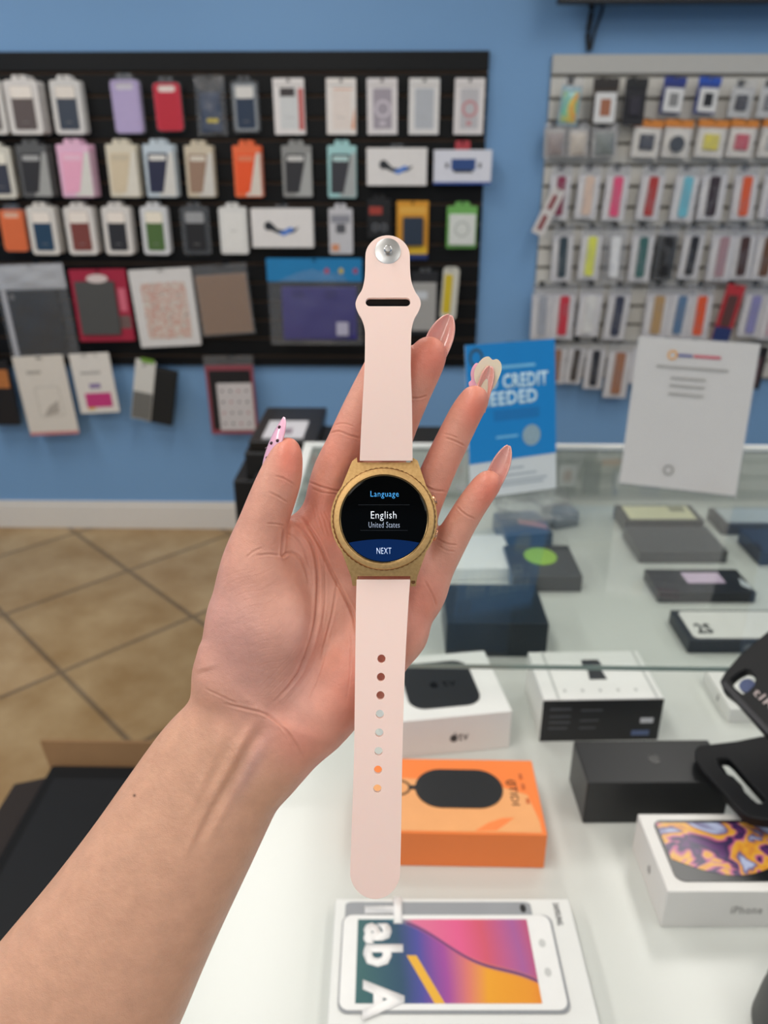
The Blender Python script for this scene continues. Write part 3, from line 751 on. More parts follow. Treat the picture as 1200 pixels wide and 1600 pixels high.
lo_z = lambda y: -0.0062 + 0.0034 * math.sin(max(0, min(1, (-y - 0.022) / 0.13)) * math.pi * 0.9)
strap('lower_strap', [[wpt(*p) for p in dn]] + [[wpt(*p) for p in ell(x, y, 6.4, 6.8, 18)] for x, y in hs], lo_z)
# ================================================================== goods on the slat walls
M_hook = mat('#0c0c0d', rough=0.35, metal=0.6)
def hook(x, z, length, desc, group, m=M_hook):
    t = thing('display_hook', 'thin metal display hook carrying the ' + desc, 'hook', (x, FRONT, z), group=group)
    bm = bmesh.new(); bm_tube(bm, [(0, 0.0, 0), (0, -length, 0), (0, -length - 0.006, 0.010)], 0.0016, 8); link_bm('arm', bm, m, t, smooth=True)
    box('hook_plate', (-0.012, -0.003, -0.012), (0.012, 0.0005, 0.016), m, t, bevel=0.0008)
    return t
def tabbed(w, h, tw, th, r):
    """card outline with a narrower hanging tab on top"""
    c = w / 2
    body = rrect(0, 0, w, h - th, r)
    # corners come as four arcs: bottom right, top right, top left, bottom left
    k = len(body) // 4
    tab = [(c + tw / 2, h - th), (c + tw / 2, h - 0.006), (c + tw / 2 - 0.006, h), (c - tw / 2 + 0.006, h), (c - tw / 2, h - 0.006), (c - tw / 2, h - th)]
    return body[:2 * k] + tab + body[2 * k:]
THICK = {'frame': .012, 'wedge': .011, 'case': .012, 'bag': .016, 'slim': .014}
def build_package(style, w, h, c, thick):
    """one package standing on z = 0, centred on x, its face towards -y; c = colours"""
    root = bpy.data.objects.new('phone_case_package', None); COL.objects.link(root); root.empty_display_size = 0.02
    fr = Frame((-w / 2, 0, 0), (1, 0, 0), (0, 0, 1), w, h)
    hole = ell(w / 2, h - 0.008, 0.0045, 0.0035, 10)
    r = 0.008
    if style in ('frame', 'clearframe'):
        th = 0.016; body = tabbed(w, h, w * 0.45, th, 0.014)
        m = mat(c[0], rough=0.35) if style == 'frame' else CLEAR
        plate('card', fr, [body, hole], m, root, lift=-thick, t=thick, bevel=0.001)
        H2 = h - th; x0, x1 = w * 0.17, w * 0.83; y0, y1 = H2 * 0.09, H2 * 0.90
        if style == 'clearframe': plate('inner_tray', fr, rrect(w*.08, H2*.04, w*.92, H2*.95, .012), mat(c[0], rough=.4), root, lift=-thick*.5, t=thick * .5 + .0006)
        cp = plate('case_panel', fr, rrect(x0, y0, x1, y1, 0.008), mat(c[1], rough=0.4), root, lift=0.0006, t=0.0012)
        plate('camera_window', fr, rrect(x0 + .001, y1 - H2 * 0.235, x1 - .001, y1 - .001, 0.007), mat(c[2], rough=0.4), cp, lift=0.0019, t=0.0006)
        plate('printed_line', fr, rect(w*.40, y0 + H2*.13, w*.60, y0 + H2*.142), mat('#8d8a88', rough=.5), cp, lift=0.0019, t=0.0002)
    elif style == 'wedge':
        th = 0.018; body = tabbed(w, h, w * 0.5, th, 0.006); H2 = h - th
        plate('card', fr, [body, hole], mat(c[0], rough=0.45), root, lift=-thick, t=thick, bevel=0.0008)
        plate('pale_window', fr, [(w*.98, H2*.02), (w*.98, H2*.86), (w*.86, H2*.86), (w*.40, H2*.02)], mat(c[3] if len(c) > 3 else '#d9d6d0', rough=.35), root, lift=0.0003, t=0.0005)
        cp = plate('case_panel', fr, [(w*.10, H2*.09), (w*.55, H2*.09), (w*.80, H2*.76), (w*.80, H2*.80), (w*.76, H2*.84), (w*.16, H2*.84), (w*.12, H2*.78)], mat(c[1], rough=.4), root, lift=0.0009, t=0.0012)
        plate('camera_window', fr, rrect(w*.18, H2*.70, w*.74, H2*.80, .006), mat(c[2], rough=.35), cp, lift=0.0022, t=0.0005)
    elif style == 'case':
        th = 0.018; H2 = h - th
        plate('hang_tab', fr, [rrect(w*.25, H2 - .01, w*.75, h, .005), hole], CLEAR, root, lift=-thick * .6, t=.0015)
        plate('card', fr, rrect(0, 0, w, H2, .016), CLEAR, root, lift=-thick, t=thick * .35)
        cp = plate('case_panel', fr, [rrect(w*.04, H2*.02, w*.96, H2*.98, .015), rrect(w*.2, H2*.80, w*.8, H2*.93, .01)], mat(c[0], rough=.45), root, lift=-thick * .6, t=thick * .6, bevel=.0012)
        plate('camera_window', fr, rrect(w*.19, H2*.79, w*.81, H2*.94, .01), mat(c[1], rough=.4), cp, lift=-thick * .6, t=thick * .35)
        plate('inner_panel', fr, rrect(w*.16, H2*.06, w*.84, H2*.74, .006), mat(c[2], rough=.5), cp, lift=.0001, t=.0006)
    elif style == 'plain':
        th = 0.016
        plate('card', fr, [tabbed(w, h, w*.45, th, .01), hole], mat(c[0], rough=.35), root, lift=-thick, t=thick, bevel=.001)
        plate('face_panel', fr, rrect(w*.14, h*.06, w*.86, h*.82, .006), mat(c[1], rough=.4), root, lift=.0003, t=.0006)
        plate('printed_line', fr, rect(w*.40, h*.45, w*.60, h*.47), mat('#b9b6b0', rough=.5), root, lift=.001, t=.0002)
    elif style == 'whitebox':
        plate('carton', fr, [rrect(0, 0, w, h, .002), ell(w/2, h-.009, .008, .0035, 10)], mat(c[0], rough=.35), root, lift=-thick, t=thick, bevel=.0008)
        wp = plate('window_panel', fr, rrect(w*.2, h*.10, w*.82, h*.82, .004), mat(c[1], rough=.3), root, lift=.0003, t=.0006)
        plate('header_band', fr, rect(w*.06, h*.86, w*.94, h*.89), mat('#c9c4c0', rough=.4), root, lift=.0003, t=.0003)
        if c[2] == 'ring':
            plate('printed_ring', fr, [ell(w*.52, h*.46, w*.27, w*.27), ell(w*.52, h*.46, w*.18, w*.18)], mat(c[3], rough=.4), wp, lift=.001, t=.0003)
            plate('printed_ring_base', fr, rrect(w*.42, h*.16, w*.60, h*.24, .003), mat(c[3], rough=.4), wp, lift=.001, t=.0003)
        elif c[2] == 'strip':
            plate('camera_block', fr, rect(w*.22, h*.68, w*.70, h*.83), mat(c[3], rough=.4), wp, lift=.001, t=.0004)
            plate('side_strip', fr, rect(w*.80, h*.08, w*.97, h*.82), mat(c[4], rough=.4), root, lift=.001, t=.0004)
        elif c[2] == 'edge':
            plate('side_strip', fr, [(w*.84, h*.1), (w*.95, h*.1), (w*.95, h*.5)], mat(c[3], rough=.4), root, lift=.001, t=.0003)
            plate('header_mark', fr, rect(w*.25, h*.80, w*.9, h*.815), mat(c[3], rough=.4), root, lift=.001, t=.0003)
        plate('label_print', fr, rect(w*.34, h*.30, w*.66, h*.31), mat('#a9a6a4', rough=.4), wp, lift=.001, t=.0002)
    return root

def pxbox(x0, x1, y0, y1, Y):
    """photo box of an upright face on the plane y = Y: centre x, width, bottom z, height"""
    ym = (y0 + y1) / 2
    a = atY(x0, ym, Y); b = atY(x1, ym, Y); c = atY((x0 + x1) / 2, y0, Y); d = atY((x0 + x1) / 2, y1, Y)
    return (a.x + b.x) / 2, b.x - a.x, d.z, c.z - d.z

def place_stack(root, name, cat, px, depth, n, desc, front_label, group, thick, hookg, swing=0.0):
    Y = FRONT - depth
    x, w, z, h = pxbox(*px, Y)
    root.name = name
    tag(root, front_label, cat, group)
    n = max(1, min(n, int((depth - 0.004) / (thick + 0.0015))))
    gap = max((depth - 0.003 - thick) / max(1, n - 1), thick + 0.001) if n > 1 else 0
    M0 = Matrix.Translation((x, Y, z)) @ Matrix.Rotation(R(swing), 4, 'Y')
    for k in range(1, n):
        kk = random.uniform(-.7, .7)
        copy_tree(root, Matrix.Translation((x + random.uniform(-.0015, .0015), Y + gap * k, z)) @ Matrix.Rotation(R(swing + kk), 4, 'Y'), ('package stacked behind the front %s' % desc), 'packages stacked behind the front ' + desc)
    root.matrix_world = M0
    if hookg:
        hook(x + math.sin(R(swing)) * h, z + (h - 0.0095) * math.cos(R(swing)), depth + 0.006, desc, hookg)
    return root

PK = [  # style, px box, depth, count, colours, short description, front label
 ('frame', (-42, 6, 118, 210), .07, 4, ('#d9d5d0', '#6a6360', '#e8e0d6'), 'edge-cut grey case package', 'pale framed phone case package at the far left end of the top row'),
 ('frame', (10, 62, 117, 210), .085, 5, ('#ddd8d4', '#5f5351', '#efe6dc'), 'brown-grey case package', 'white framed package with a brown-grey phone case, top row left'),
 ('frame', (81, 128, 117, 210), .05, 3, ('#d8d5d2', '#39414f', '#e9e0d6'), 'slate blue case package', 'white framed package with a slate blue phone case, top row beside the brown-grey one'),
 ('case', (174, 221, 114, 210), .04, 2, ('#b3a3cc', '#c9c3cf', '#b6a6cf'), 'lavender case', 'lavender phone case in clear packaging on the top row'),
 ('case', (240, 285, 119, 206), .035, 1, ('#c4213a', '#e8d9d2', '#bf1c33'), 'red case', 'bright red phone case with cream camera window on the top row'),
 ('clearframe', (362, 405, 118, 208), .035, 1, ('#8c9196', '#1d3049', '#dcd9d4'), 'navy case in grey tray', 'dark navy phone case in a clear rounded pack, top row beside the crinkled bag'),
 ('whitebox', (428, 476, 122, 210), .03, 1, ('#e9e3e1', '#d5d6d6', 'strip', '#3a3233', '#c4625e'), 'white box with red strip', 'white carton with a red side strip and dark camera block, top row'),
 ('whitebox', (510, 556, 122, 210), .03, 1, ('#ece5e0', '#e9dcd4', 'edge', '#e0905c'), 'white box with orange edge', 'white carton with a faint orange edge, top row'),
 ('whitebox', (574, 621, 122, 210), .03, 1, ('#e2dcdc', '#a59ca6', 'ring', '#cfc6cf'), 'white box with mauve window', 'white carton with a mauve window and pale ring, top row'),
 ('whitebox', (639, 686, 122, 210), .03, 1, ('#e2dfdd', '#b9bcc2', 'none'), 'white box with grey window', 'white carton with a plain grey window, second from right of the top row'),
 ('whitebox', (710, 756, 122, 210), .03, 1, ('#e4dedd', '#c2bfc2', 'ring', '#c98c90'), 'white box with pink ring', 'white carton with a pink ring in its window, right end of the top row'),
 ('frame', (-24, 20, 222, 310), .05, 3, ('#d8d4c8', '#3b3d4a', '#efe9da'), 'dark case package at left end of second row', 'cream framed package with a dark phone case, left end of the second row'),
 ('wedge', (29, 76, 218, 308), .075, 4, ('#5b5b5c', '#2f2d2f', '#a9a9a8', '#a5a5a2'), 'charcoal card case', 'charcoal carded phone case with grey wedge, second row left'),
 ('wedge', (92, 142, 217, 308), .075, 4, ('#e9b9d3', '#efabc6', '#efc3d6', '#dcd9d2'), 'pink card case', 'pink carded phone case on the second row'),
 ('wedge', (168, 214, 217, 308), .06, 3, ('#dcd3bf', '#d6c5a8', '#c9bca4', '#dfd9cc'), 'cream card case', 'cream carded phone case on the second row'),
 ('wedge', (226, 273, 217, 308), .06, 3, ('#c3cfd8', '#232642', '#dfdcd6', '#d6d3cd'), 'navy card case', 'pale blue card with navy phone case on the second row'),
 ('wedge', (290, 333, 219, 308), .05, 3, ('#cfc2ab', '#9a7c68', '#dcd3c4', '#d3cfc8'), 'tan card case', 'tan carded phone case on the second row'),
 ('wedge', (365, 408, 219, 308), .045, 2, ('#ee6b3a', '#f0561f', '#e8805a', '#dcd2c6'), 'orange card case', 'bright orange carded phone case on the second row'),
 ('wedge', (441, 487, 219, 308), .035, 2, ('#8f8f8d', '#2b2a2e', '#cfcdca', '#a9aaa8'), 'grey card case', 'mid grey carded phone case with dark panel, second row centre'),
 ('wedge', (512, 556, 219, 309), .03, 2, ('#a5d3d3', '#35353c', '#b9d6d4', '#a9adad'), 'mint card case', 'mint green carded phone case with dark panel, second row'),
 ('case', (0, 40, 319, 394), .045, 2, ('#e0703f', '#e2b59c', '#dd6c3c'), 'small orange case', 'small plain orange phone case at the left end of the third row'),
 ('frame', (45, 88, 316, 398), .065, 4, ('#dcd7d0', '#22405a', '#eee4da'), 'steel blue case package', 'white framed package with a dark teal phone case, third row'),
 ('frame', (103, 148, 316, 398), .06, 4, ('#dcd7d2', '#7c3f38', '#eee4da'), 'rust case package', 'white framed package with a rust brown phone case, third row'),
 ('frame', (161, 204, 316, 398), .06, 4, ('#dcd7d2', '#26262b', '#eee4da'), 'black case package', 'white framed package with a black phone case, third row'),
 ('frame', (221, 262, 316, 398), .055, 3, ('#d6d6d8', '#4d6b36', '#efe6d4'), 'green case package', 'white framed package with a moss green phone case, third row'),
 ('clearframe', (283, 328, 316, 398), .04, 1, ('#3f4247', '#1c1b1e', '#9a9b9d'), 'black case in clear pack', 'black phone case in a dark clear rounded pack, third row'),
 ('plain', (343, 386, 317, 397), .045, 2, ('#dfdedb', '#e6e4e0'), 'all white case package', 'plain all white phone case package, third row'),
]
for (st, px, dp, n, c, desc, lab) in PK:
    Y = FRONT - dp; x, w, z, h = pxbox(*px, Y)
    th = {'frame': .011, 'wedge': .010, 'case': .012, 'clearframe': .014, 'plain': .013, 'whitebox': .018}[st]
    r = build_package(st, w, h, c, th)
    nm = {'whitebox': 'phone_case_box'}.get(st, 'phone_case_package')
    place_stack(r, nm, 'phone case', px, dp, n, desc, lab, 'phone cases on the black slat wall', th, 'hooks on the black slat wall', swing=random.uniform(-.6, .6))

def root_at(name, cat, label, px, dp, group, swing=0.0):
    x, w, z, h = pxbox(*px, FRONT - dp)
    t = thing(name, label, cat, mtx=Matrix.Translation((x, FRONT - dp, z)) @ Matrix.Rotation(R(swing), 4, 'Y'), group=group)
    return t, Frame((-w / 2, 0, 0), (1, 0, 0), (0, 0, 1), w, h), w, h
def hook_for(px, dp, desc, dx=0.0, g='hooks on the black slat wall', drop=.009, m=M_hook):
    x, w, z, h = pxbox(*px, FRONT - dp); hook(x + dx, z + h - drop, dp + .004, desc, g, m)
def pillow(name, fr, x0, y0, x1, y1, depth, m, parent, seal=.004, nx=14, ny=18, crumple=.002, lift=0.0, seed=0):
    """puffed film bag: two crumpled skins meeting in a flat seal"""
    rnd = random.Random(seed); vs = []; fs = []
    ph = [rnd.uniform(0, 6.28) for _ in range(6)]
    for side in (1, -1):
        for j in range(ny + 1):
            for i in range(nx + 1):
                u, v = i / nx, j / ny
                e = (math.sin(math.pi * u) * math.sin(math.pi * v)) ** .5
                q = math.sin(9 * u + 7 * v + ph[0]) + math.sin(-13 * u + 11 * v + ph[1]) * .7 + math.sin(23 * v + 5 * u + ph[2]) * .5
                d = side * (depth / 2 * e + crumple * q * e) - depth / 2
                vs.append(fr.at(x0 + (x1 - x0) * u, y0 + (y1 - y0) * v, lift + d))
    M = (nx + 1) * (ny + 1)
    for s in (0, 1):
        for j in range(ny):
            for i in range(nx):
                a = s * M + j * (nx + 1) + i; f = (a, a + 1, a + nx + 2, a + nx + 1); fs.append(f if s == 0 else f[::-1])
    return link_mesh(name, vs, fs, m, parent, smooth=True)

GB = 'phone cases on the black slat wall'
# crinkled bag with navy accessory
px = (305, 352, 117, 212); t, fr, w, h = root_at('accessory_bag', 'pouch', 'crinkled clear bag with a dark blue accessory and yellow lettering, top row', px, .035, None)
pillow('film_bag', fr, 0, 0, w, h, .022, POUCH, t, crumple=.004, seed=3)
box('blue_item', (-w*.36, .006, h*.05), (w*.34, .016, h*.72), mat('#2a3b57', rough=.5, var=.3, scale=60), t, bevel=.004)
plate('yellow_lettering', fr, rrect(w*.34, h*.22, w*.72, h*.29, .004), mat('#c9b43a', rough=.5), t, lift=-.005, t=.0006)
hook_for(px, .035, 'crinkled bag on the top row')
# flat cartons with a car phone mount printed on them
def mount_box(px, label, desc, dp):
    t, fr, w, h = root_at('phone_mount_box', 'box', label, px, dp, None)
    box('carton', (-w/2, 0, 0), (w/2, .05, h), mat('#e6e2e0', rough=.35), t, bevel=.0015)
    pm = plate('printed_arm', fr, [(w*.22, h*.50), (w*.30, h*.62), (w*.36, h*.60), (w*.42, h*.48), (w*.60, h*.44), (w*.78, h*.54), (w*.70, h*.40), (w*.50, h*.32), (w*.38, h*.40), (w*.30, h*.46)], mat('#2b3038', rough=.4), t, lift=.0003, t=.0006)
    plate('printed_phone', fr, [(w*.44, h*.38), (w*.52, h*.30), (w*.70, h*.46), (w*.64, h*.54)], mat('#4f7fd0', rough=.3), pm, lift=.001, t=.0004)
    plate('printed_cup', fr, ell(w*.28, h*.56, w*.07, w*.07), mat('#20242b', rough=.4), pm, lift=.001, t=.0004)
    plate('hang_tab', fr, [rrect(w*.40, h-.001, w*.60, h + .014, .003), ell(w*.5, h + .007, .006, .003, 10)], CLEAR, t, lift=-.02, t=.001)
    x, w_, z, h_ = pxbox(*px, FRONT - dp); hook(x, z + h_ + .0055, dp + .004, desc, 'hooks on the black slat wall')
mount_box((573, 667, 231, 290), 'wide white carton printed with a phone mount, hanging on the second row', 'wide mount carton of the second row', .06)
mount_box((393, 489, 326, 387), 'wide white carton printed with a phone mount, hanging on the third row', 'wide mount carton of the third row', .06)
px = (678, 768, 234, 288); t, fr, w, h = root_at('accessory_box', 'box', 'wide white carton with blue base and red tag, right end of the second row', px, .07, None)
box('carton', (-w/2, 0, 0), (w/2, .045, h), mat('#dfe0ea', rough=.35), t, bevel=.0015)
box('blue_base', (-w/2 - .0004, -.0006, -.0006), (w/2 + .0004, .0456, h*.07), mat('#2c4c9a', rough=.4), t)
pp = plate('printed_device', fr, rect(w*.30, h*.42, w*.72, h*.74), mat('#2a4a86', rough=.4), t, lift=.0003, t=.0006)
plate('printed_base', fr, rect(w*.34, h*.34, w*.68, h*.42), mat('#30343c', rough=.4), t, lift=.0003, t=.0005)
for u in (.20, .77): plate('printed_plug', fr, rrect(w*u, h*.48, w*(u+.05), h*.62, .002), mat('#4a4c58', rough=.4), t, lift=.0003, t=.0005)
plate('red_tag', fr, [rrect(w*.36, h*.98, w*.62, h*1.26, .008), ell(w*.49, h*1.19, .006, .003, 10)], mat('#b43a44', rough=.4), t, lift=-.01, t=.002)
x, w_, z, h_ = pxbox(*px, FRONT - .07); hook(x - .005, z + h_ * 1.175, .074, 'blue based carton', 'hooks on the black slat wall')
# third row right
px = (514, 551, 318, 397); t, fr, w, h = root_at('earphone_pack', 'earphones', 'slim grey and white earphone pack with a small orange corner, third row', px, .03, None)
plate('card', fr, [tabbed(w, h, w*.5, .018, .006), ell(w/2, h-.009, .005, .0035, 10)], mat('#c9c8cc', rough=.4), t, lift=-.012, t=.012, bevel=.0008)
plate('header_print', fr, rect(w*.1, h*.62, w*.9, h*.78), mat('#8e8f98', rough=.4), t, lift=.0003, t=.0005)
plate('earphone_print', fr, rrect(w*.3, h*.42, w*.7, h*.6, .006), mat('#55565c', rough=.4), t, lift=.0009, t=.0005)
plate('orange_corner', fr, rrect(w*.1, h*.06, w*.42, h*.2, .004), mat('#d9936b', rough=.4), t, lift=.0003, t=.0005)
hook_for(px, .03, 'slim earphone pack')
px = (574, 611, 322, 372); t, fr, w, h = root_at('earphone_pack', 'earphones', 'black pack with red label and two round earphones, third row behind the strap end', px, .03, None)
plate('card', fr, [tabbed(w, h*1.35, w*.5, .016, .004), ell(w/2, h*1.35-.008, .005, .0035, 10)], mat('#151416', rough=.35), t, lift=-.012, t=.012, bevel=.0008)
plate('red_label', fr, rect(w*.08, h*.74, w*.62, h*.98), mat('#a33a2e', rough=.4), t, lift=.0003, t=.0005)
for u in (.34, .70): plate('round_earphone', fr, [ell(w*u, h*.34, w*.14, w*.16), ell(w*u, h*.34, w*.09, w*.11)], mat('#8f8f92', rough=.25, metal=.7), t, lift=.0003, t=.003)
x, w_, z, h_ = pxbox(*px, FRONT - .03); hook(x, z + h_ * 1.35 - .0092, .034, 'black earphone pack', 'hooks on the black slat wall')
px = (620, 669, 314, 402); t, fr, w, h = root_at('charger_pack', 'charger', 'orange yellow carded pack with a dark charger, third row right of the strap', px, .03, None)
plate('card', fr, [rrect(0, 0, w, h, .003), ell(w/2, h-.009, .006, .0035, 10)], mat('#dd9a2c', rough=.4), t, lift=-.003, t=.003)
plate('header_print', fr, rect(w*.08, h*.78, w*.92, h*.9), mat('#e8b04a', rough=.4), t, lift=.0003, t=.0004)
bl = plate('blister', fr, rrect(w*.2, h*.22, w*.84, h*.72, .006), mat('#2b3748', rough=.3), t, lift=.0003, t=.016, bevel=.003)
plate('yellow_print', fr, rect(w*.4, h*.06, w*.95, h*.2), mat('#e9bd2e', rough=.4), t, lift=.0003, t=.0004)
plate('blue_foot', fr, rect(w*.25, -h*.04, w, h*.06), mat('#23336b', rough=.4), t, lift=.0003, t=.0006)
hook_for(px, .03, 'orange charger pack')
px = (698, 745, 315, 388); t, fr, w, h = root_at('charger_pack', 'charger', 'white and green carded pack at the right end of the third row', px, .03, None)
plate('card', fr, [tabbed(w, h, w*.5, .016, .005), ell(w/2, h-.008, .005, .0035, 10)], mat('#6fae58', rough=.4), t, lift=-.004, t=.004)
plate('white_panel', fr, rrect(w*.08, h*.08, w*.95, h*.74, .004), mat('#dcdfda', rough=.4), t, lift=.0003, t=.010, bevel=.002)
plate('round_print', fr, [ell(w*.5, h*.42, w*.25, w*.25), ell(w*.5, h*.42, w*.19, w*.19)], mat('#b9bdb9', rough=.4), t, lift=.0105, t=.0004)
hook_for(px, .03, 'white and green pack')

# ---- fourth row: tablet cases
def noise_mat(name, cols, scale, rough=0.4, dist=1.0, detail=3, voro=False):
    m = bpy.data.materials.new(name); m.use_nodes = True; nt = m.node_tree; b = nt.nodes['Principled BSDF']; L = nt.links.new
    tc = nt.nodes.new('ShaderNodeTexCoord'); nz = nt.nodes.new('ShaderNodeTexNoise'); nz.inputs['Scale'].default_value = scale; nz.inputs['Detail'].default_value = detail; nz.inputs['Distortion'].default_value = dist
    rp = nt.nodes.new('ShaderNodeValToRGB'); e = rp.color_ramp.elements
    while len(e) < len(cols): e.new(0.5)
    for i, c in enumerate(cols): e[i].position = 0.28 + 0.44 * i / (len(cols) - 1); e[i].color = (*lin(c), 1)
    L(tc.outputs['Object'], nz.inputs['Vector']); L(nz.outputs['Fac'], rp.inputs['Fac']); L(rp.outputs['Color'], b.inputs['Base Color'])
    b.inputs['Roughness'].default_value = rough
    return m
px = (2, 112, 412, 560); t, fr, w, h = root_at('tablet_case_bag', 'tablet case', 'large clear bag holding a black tablet case, left end of the fourth row', px, .07, None, swing=-2)
pillow('film_bag', fr, 0, 0, w, h, .03, POUCH, t, crumple=.0025, seed=5, nx=20, ny=24)
pillow('bag_header', fr, w*.01, h*.73, w*.99, h*.985, .014, POUCH2, t, nx=22, ny=10, crumple=.004, seed=21, lift=-.012)
cp = box('tablet_case', (-w*.38, .011, h*.06), (w*.34, .019, h*.72), mat('#14161a', rough=.45), t, bevel=.006)
plate('camera_ring', fr, [ell(w*.2, h*.66, .010, .010), ell(w*.2, h*.66, .005, .005)], mat('#8a8683', rough=.4), cp, lift=-.0108, t=.002)
plate('white_edge', fr, rect(w*.03, h*.02, w*.10, h*.95), mat('#cfcfd2', rough=.3), t, lift=-.028, t=.002)
hook_for(px, .07, 'large bag with black tablet case')
px = (117, 204, 421, 533); t, fr, w, h = root_at('tablet_case_pack', 'tablet case', 'crimson carded pack with a dark grey tablet case on the fourth row', px, .05, None, swing=-1)
plate('card', fr, [rrect(0, 0, w, h, .004), ell(w/2, h-.009, .008, .004, 10)], mat('#a3203c', rough=.4), t, lift=-.012, t=.012)
plate('grey_case', fr, rrect(w*.08, h*.1, w*.78, h*.84, .006), mat('#4c4c4b', rough=.5), t, lift=.0003, t=.010, bevel=.002)
plate('white_oval_label', fr, ell(w*.5, h*.88, w*.19, h*.06), mat('#d9c9c6', rough=.4), t, lift=.011, t=.0006)
plate('pink_print', fr, rect(w*.82, h*.42, w*.95, h*.74), mat('#d2687c', rough=.4), t, lift=.0003, t=.0006)
plate('photo_print', fr, rect(w*.78, h*.18, w*.98, h*.36), mat('#6c5553', rough=.4, var=.4, scale=60), t, lift=.0003, t=.0006)
hook_for(px, .05, 'crimson tablet case pack')
px = (213, 309, 420, 541); t, fr, w, h = root_at('tablet_case_pack', 'tablet case', 'white framed tablet case with a red and brown floral print, fourth row', px, .055, None, swing=-3)
plate('card', fr, [rrect(0, 0, w, h, .005), ell(w/2, h-.009, .008, .004, 10)], mat('#d9d6d4', rough=.35), t, lift=-.014, t=.014, bevel=.001)
plate('floral_panel', fr, rrect(w*.16, h*.11, w*.88, h*.83, .004), noise_mat('floral', ['#6b4a55', '#c9c2b8', '#d9d3c9', '#c0796a', '#e0d9cf', '#8f4a40'], 55, .15), t, lift=.0003, t=.0015)
hook_for(px, .055, 'floral tablet case pack')
px = (310, 396, 413, 524); t, fr, w, h = root_at('tablet_case_pack', 'tablet case', 'plain light brown tablet case in a clear sleeve, fourth row', px, .05, None, swing=-4)
plate('film_bag', fr, [rrect(0, h*.0, w, h, .004), ell(w/2, h-.008, .008, .0035, 10)], POUCH, t, lift=-.004, t=.0012)
box('brown_case', (-w*.46, .004, h*.02), (w*.46, .018, h*.86), mat('#97796000'[:7], rough=.55, var=.05), t, bevel=.004)
hook_for(px, .05, 'brown tablet case sleeve')
px = (419, 566, 404, 540); t, fr, w, h = root_at('tablet_case_bag', 'tablet case', 'clear bag with bright blue header holding a purple tablet case, behind the strap', px, .06, None)
pillow('film_bag', fr, 0, 0, w, h*.92, .034, POUCH, t, crumple=.0025, seed=9, nx=22, ny=22)
plate('blue_header', fr, [rrect(0, h*.74, w, h, .002), ell(w*.5, h-.008, .008, .0035, 10)], mat('#1f7fb8', rough=.3), t, lift=-.012, t=.003)
for u, c in ((.63, '#b84a5c'), (.78, '#c9b13a'), (.93, '#a84468')): plate('header_dot', fr, ell(w*u, h*.86, .010, .011, 14), mat(c, rough=.4), t, lift=-.0088, t=.0006)
cp = box('purple_case', (-w*.36, .012, h*.06), (w*.44, .022, h*.68), mat('#332c7c', rough=.5), t, bevel=.008)
for u in (-.18, .16): box('case_handle', (w*u - .022, .009, h*.56), (w*u + .022, .013, h*.66), mat('#292470', rough=.5), cp, bevel=.004)
plate('white_sticker', fr, rrect(w*.72, h*.12, w*.85, h*.28, .003), mat('#b9b6cc', rough=.4), t, lift=.0005, t=.0006)
hook_for(px, .06, 'purple tablet case bag')
px = (643, 684, 425, 524); t, fr, w, h = root_at('tablet_case_pack', 'tablet case', 'grey and black boxed tablet case behind the strap slot, fourth row', px, .05, None)
box('carton', (-w/2, 0, 0), (w/2, .03, h), mat('#232428', rough=.4), t, bevel=.002)
plate('grey_panel', fr, rect(0, h*.08, w*.93, h*.84), mat('#a9a7a4', rough=.4), t, lift=.0003, t=.0008)
plate('white_print', fr, rrect(w*.12, h*.58, w*.6, h*.70, .004), mat('#cfd3d8', rough=.4), t, lift=.0012, t=.0004)
plate('hang_tab', fr, [rrect(w*.3, h - .001, w*.7, h + .014, .003), ell(w*.5, h + .007, .006, .003, 10)], CLEAR, t, lift=-.012, t=.001)
x, w_, z, h_ = pxbox(*px, FRONT - .05); hook(x, z + h_ + .0055, .054, 'grey and black boxed case', 'hooks on the black slat wall')
px = (688, 713, 417, 500); t, fr, w, h = root_at('accessory_pack', 'accessory', 'white tongue shaped pack with a yellow stripe, right end of the fourth row', px, .05, None, swing=3)
plate('card', fr, [rrect(0, 0, w, h, .018), ell(w/2, h-.011, .004, .003, 10)], mat('#d3d0c4', rough=.4), t, lift=-.008, t=.008, bevel=.0015)
plate('yellow_stripe', fr, rrect(w*.12, h*.12, w*.62, h*.86, .008), mat('#d6bb2c', rough=.4), t, lift=.0003, t=.001)
hook_for(px, .05, 'yellow striped pack', drop=.0122)

# ---- lowest row, hanging in front of the blue wall
px = (-30, 21, 563, 664); t, fr, w, h = root_at('accessory_pack', 'accessory', 'black pack with an orange picture cut by the left edge of the lowest row', px, .06, None)
plate('card', fr, [rrect(0, 0, w, h, .003), ell(w/2, h-.009, .006, .0035, 10)], mat('#1a1718', rough=.4), t, lift=-.02, t=.02, bevel=.001)
plate('orange_picture', fr, rrect(w*.5, h*.58, w*.93, h*.86, .004), mat('#b5703a', rough=.4, var=.3, scale=50), t, lift=.0003, t=.0006)
hook_for(px, .06, 'black and orange pack')
px = (36, 114, 556, 679); t, fr, w, h = root_at('screen_protector_pack', 'screen protector', 'tall off-white envelope pack with a faint printed picture, lowest row left', px, .07, None, swing=-3)
plate('card', fr, [rrect(0, 0, w, h, .003), ell(w/2, h-.011, .010, .005, 10)], mat('#dad3c9', rough=.4), t, lift=-.006, t=.006, bevel=.001)
plate('printed_title', fr, rect(w*.22, h*.78, w*.5, h*.82), mat('#a9a39b', rough=.4), t, lift=.0003, t=.0004)
pp = plate('printed_frame', fr, [rrect(w*.3, h*.24, w*.8, h*.62, .003), rrect(w*.315, h*.25, w*.785, h*.61, .003)], mat('#bcb6ad', rough=.4), t, lift=.0003, t=.0004)
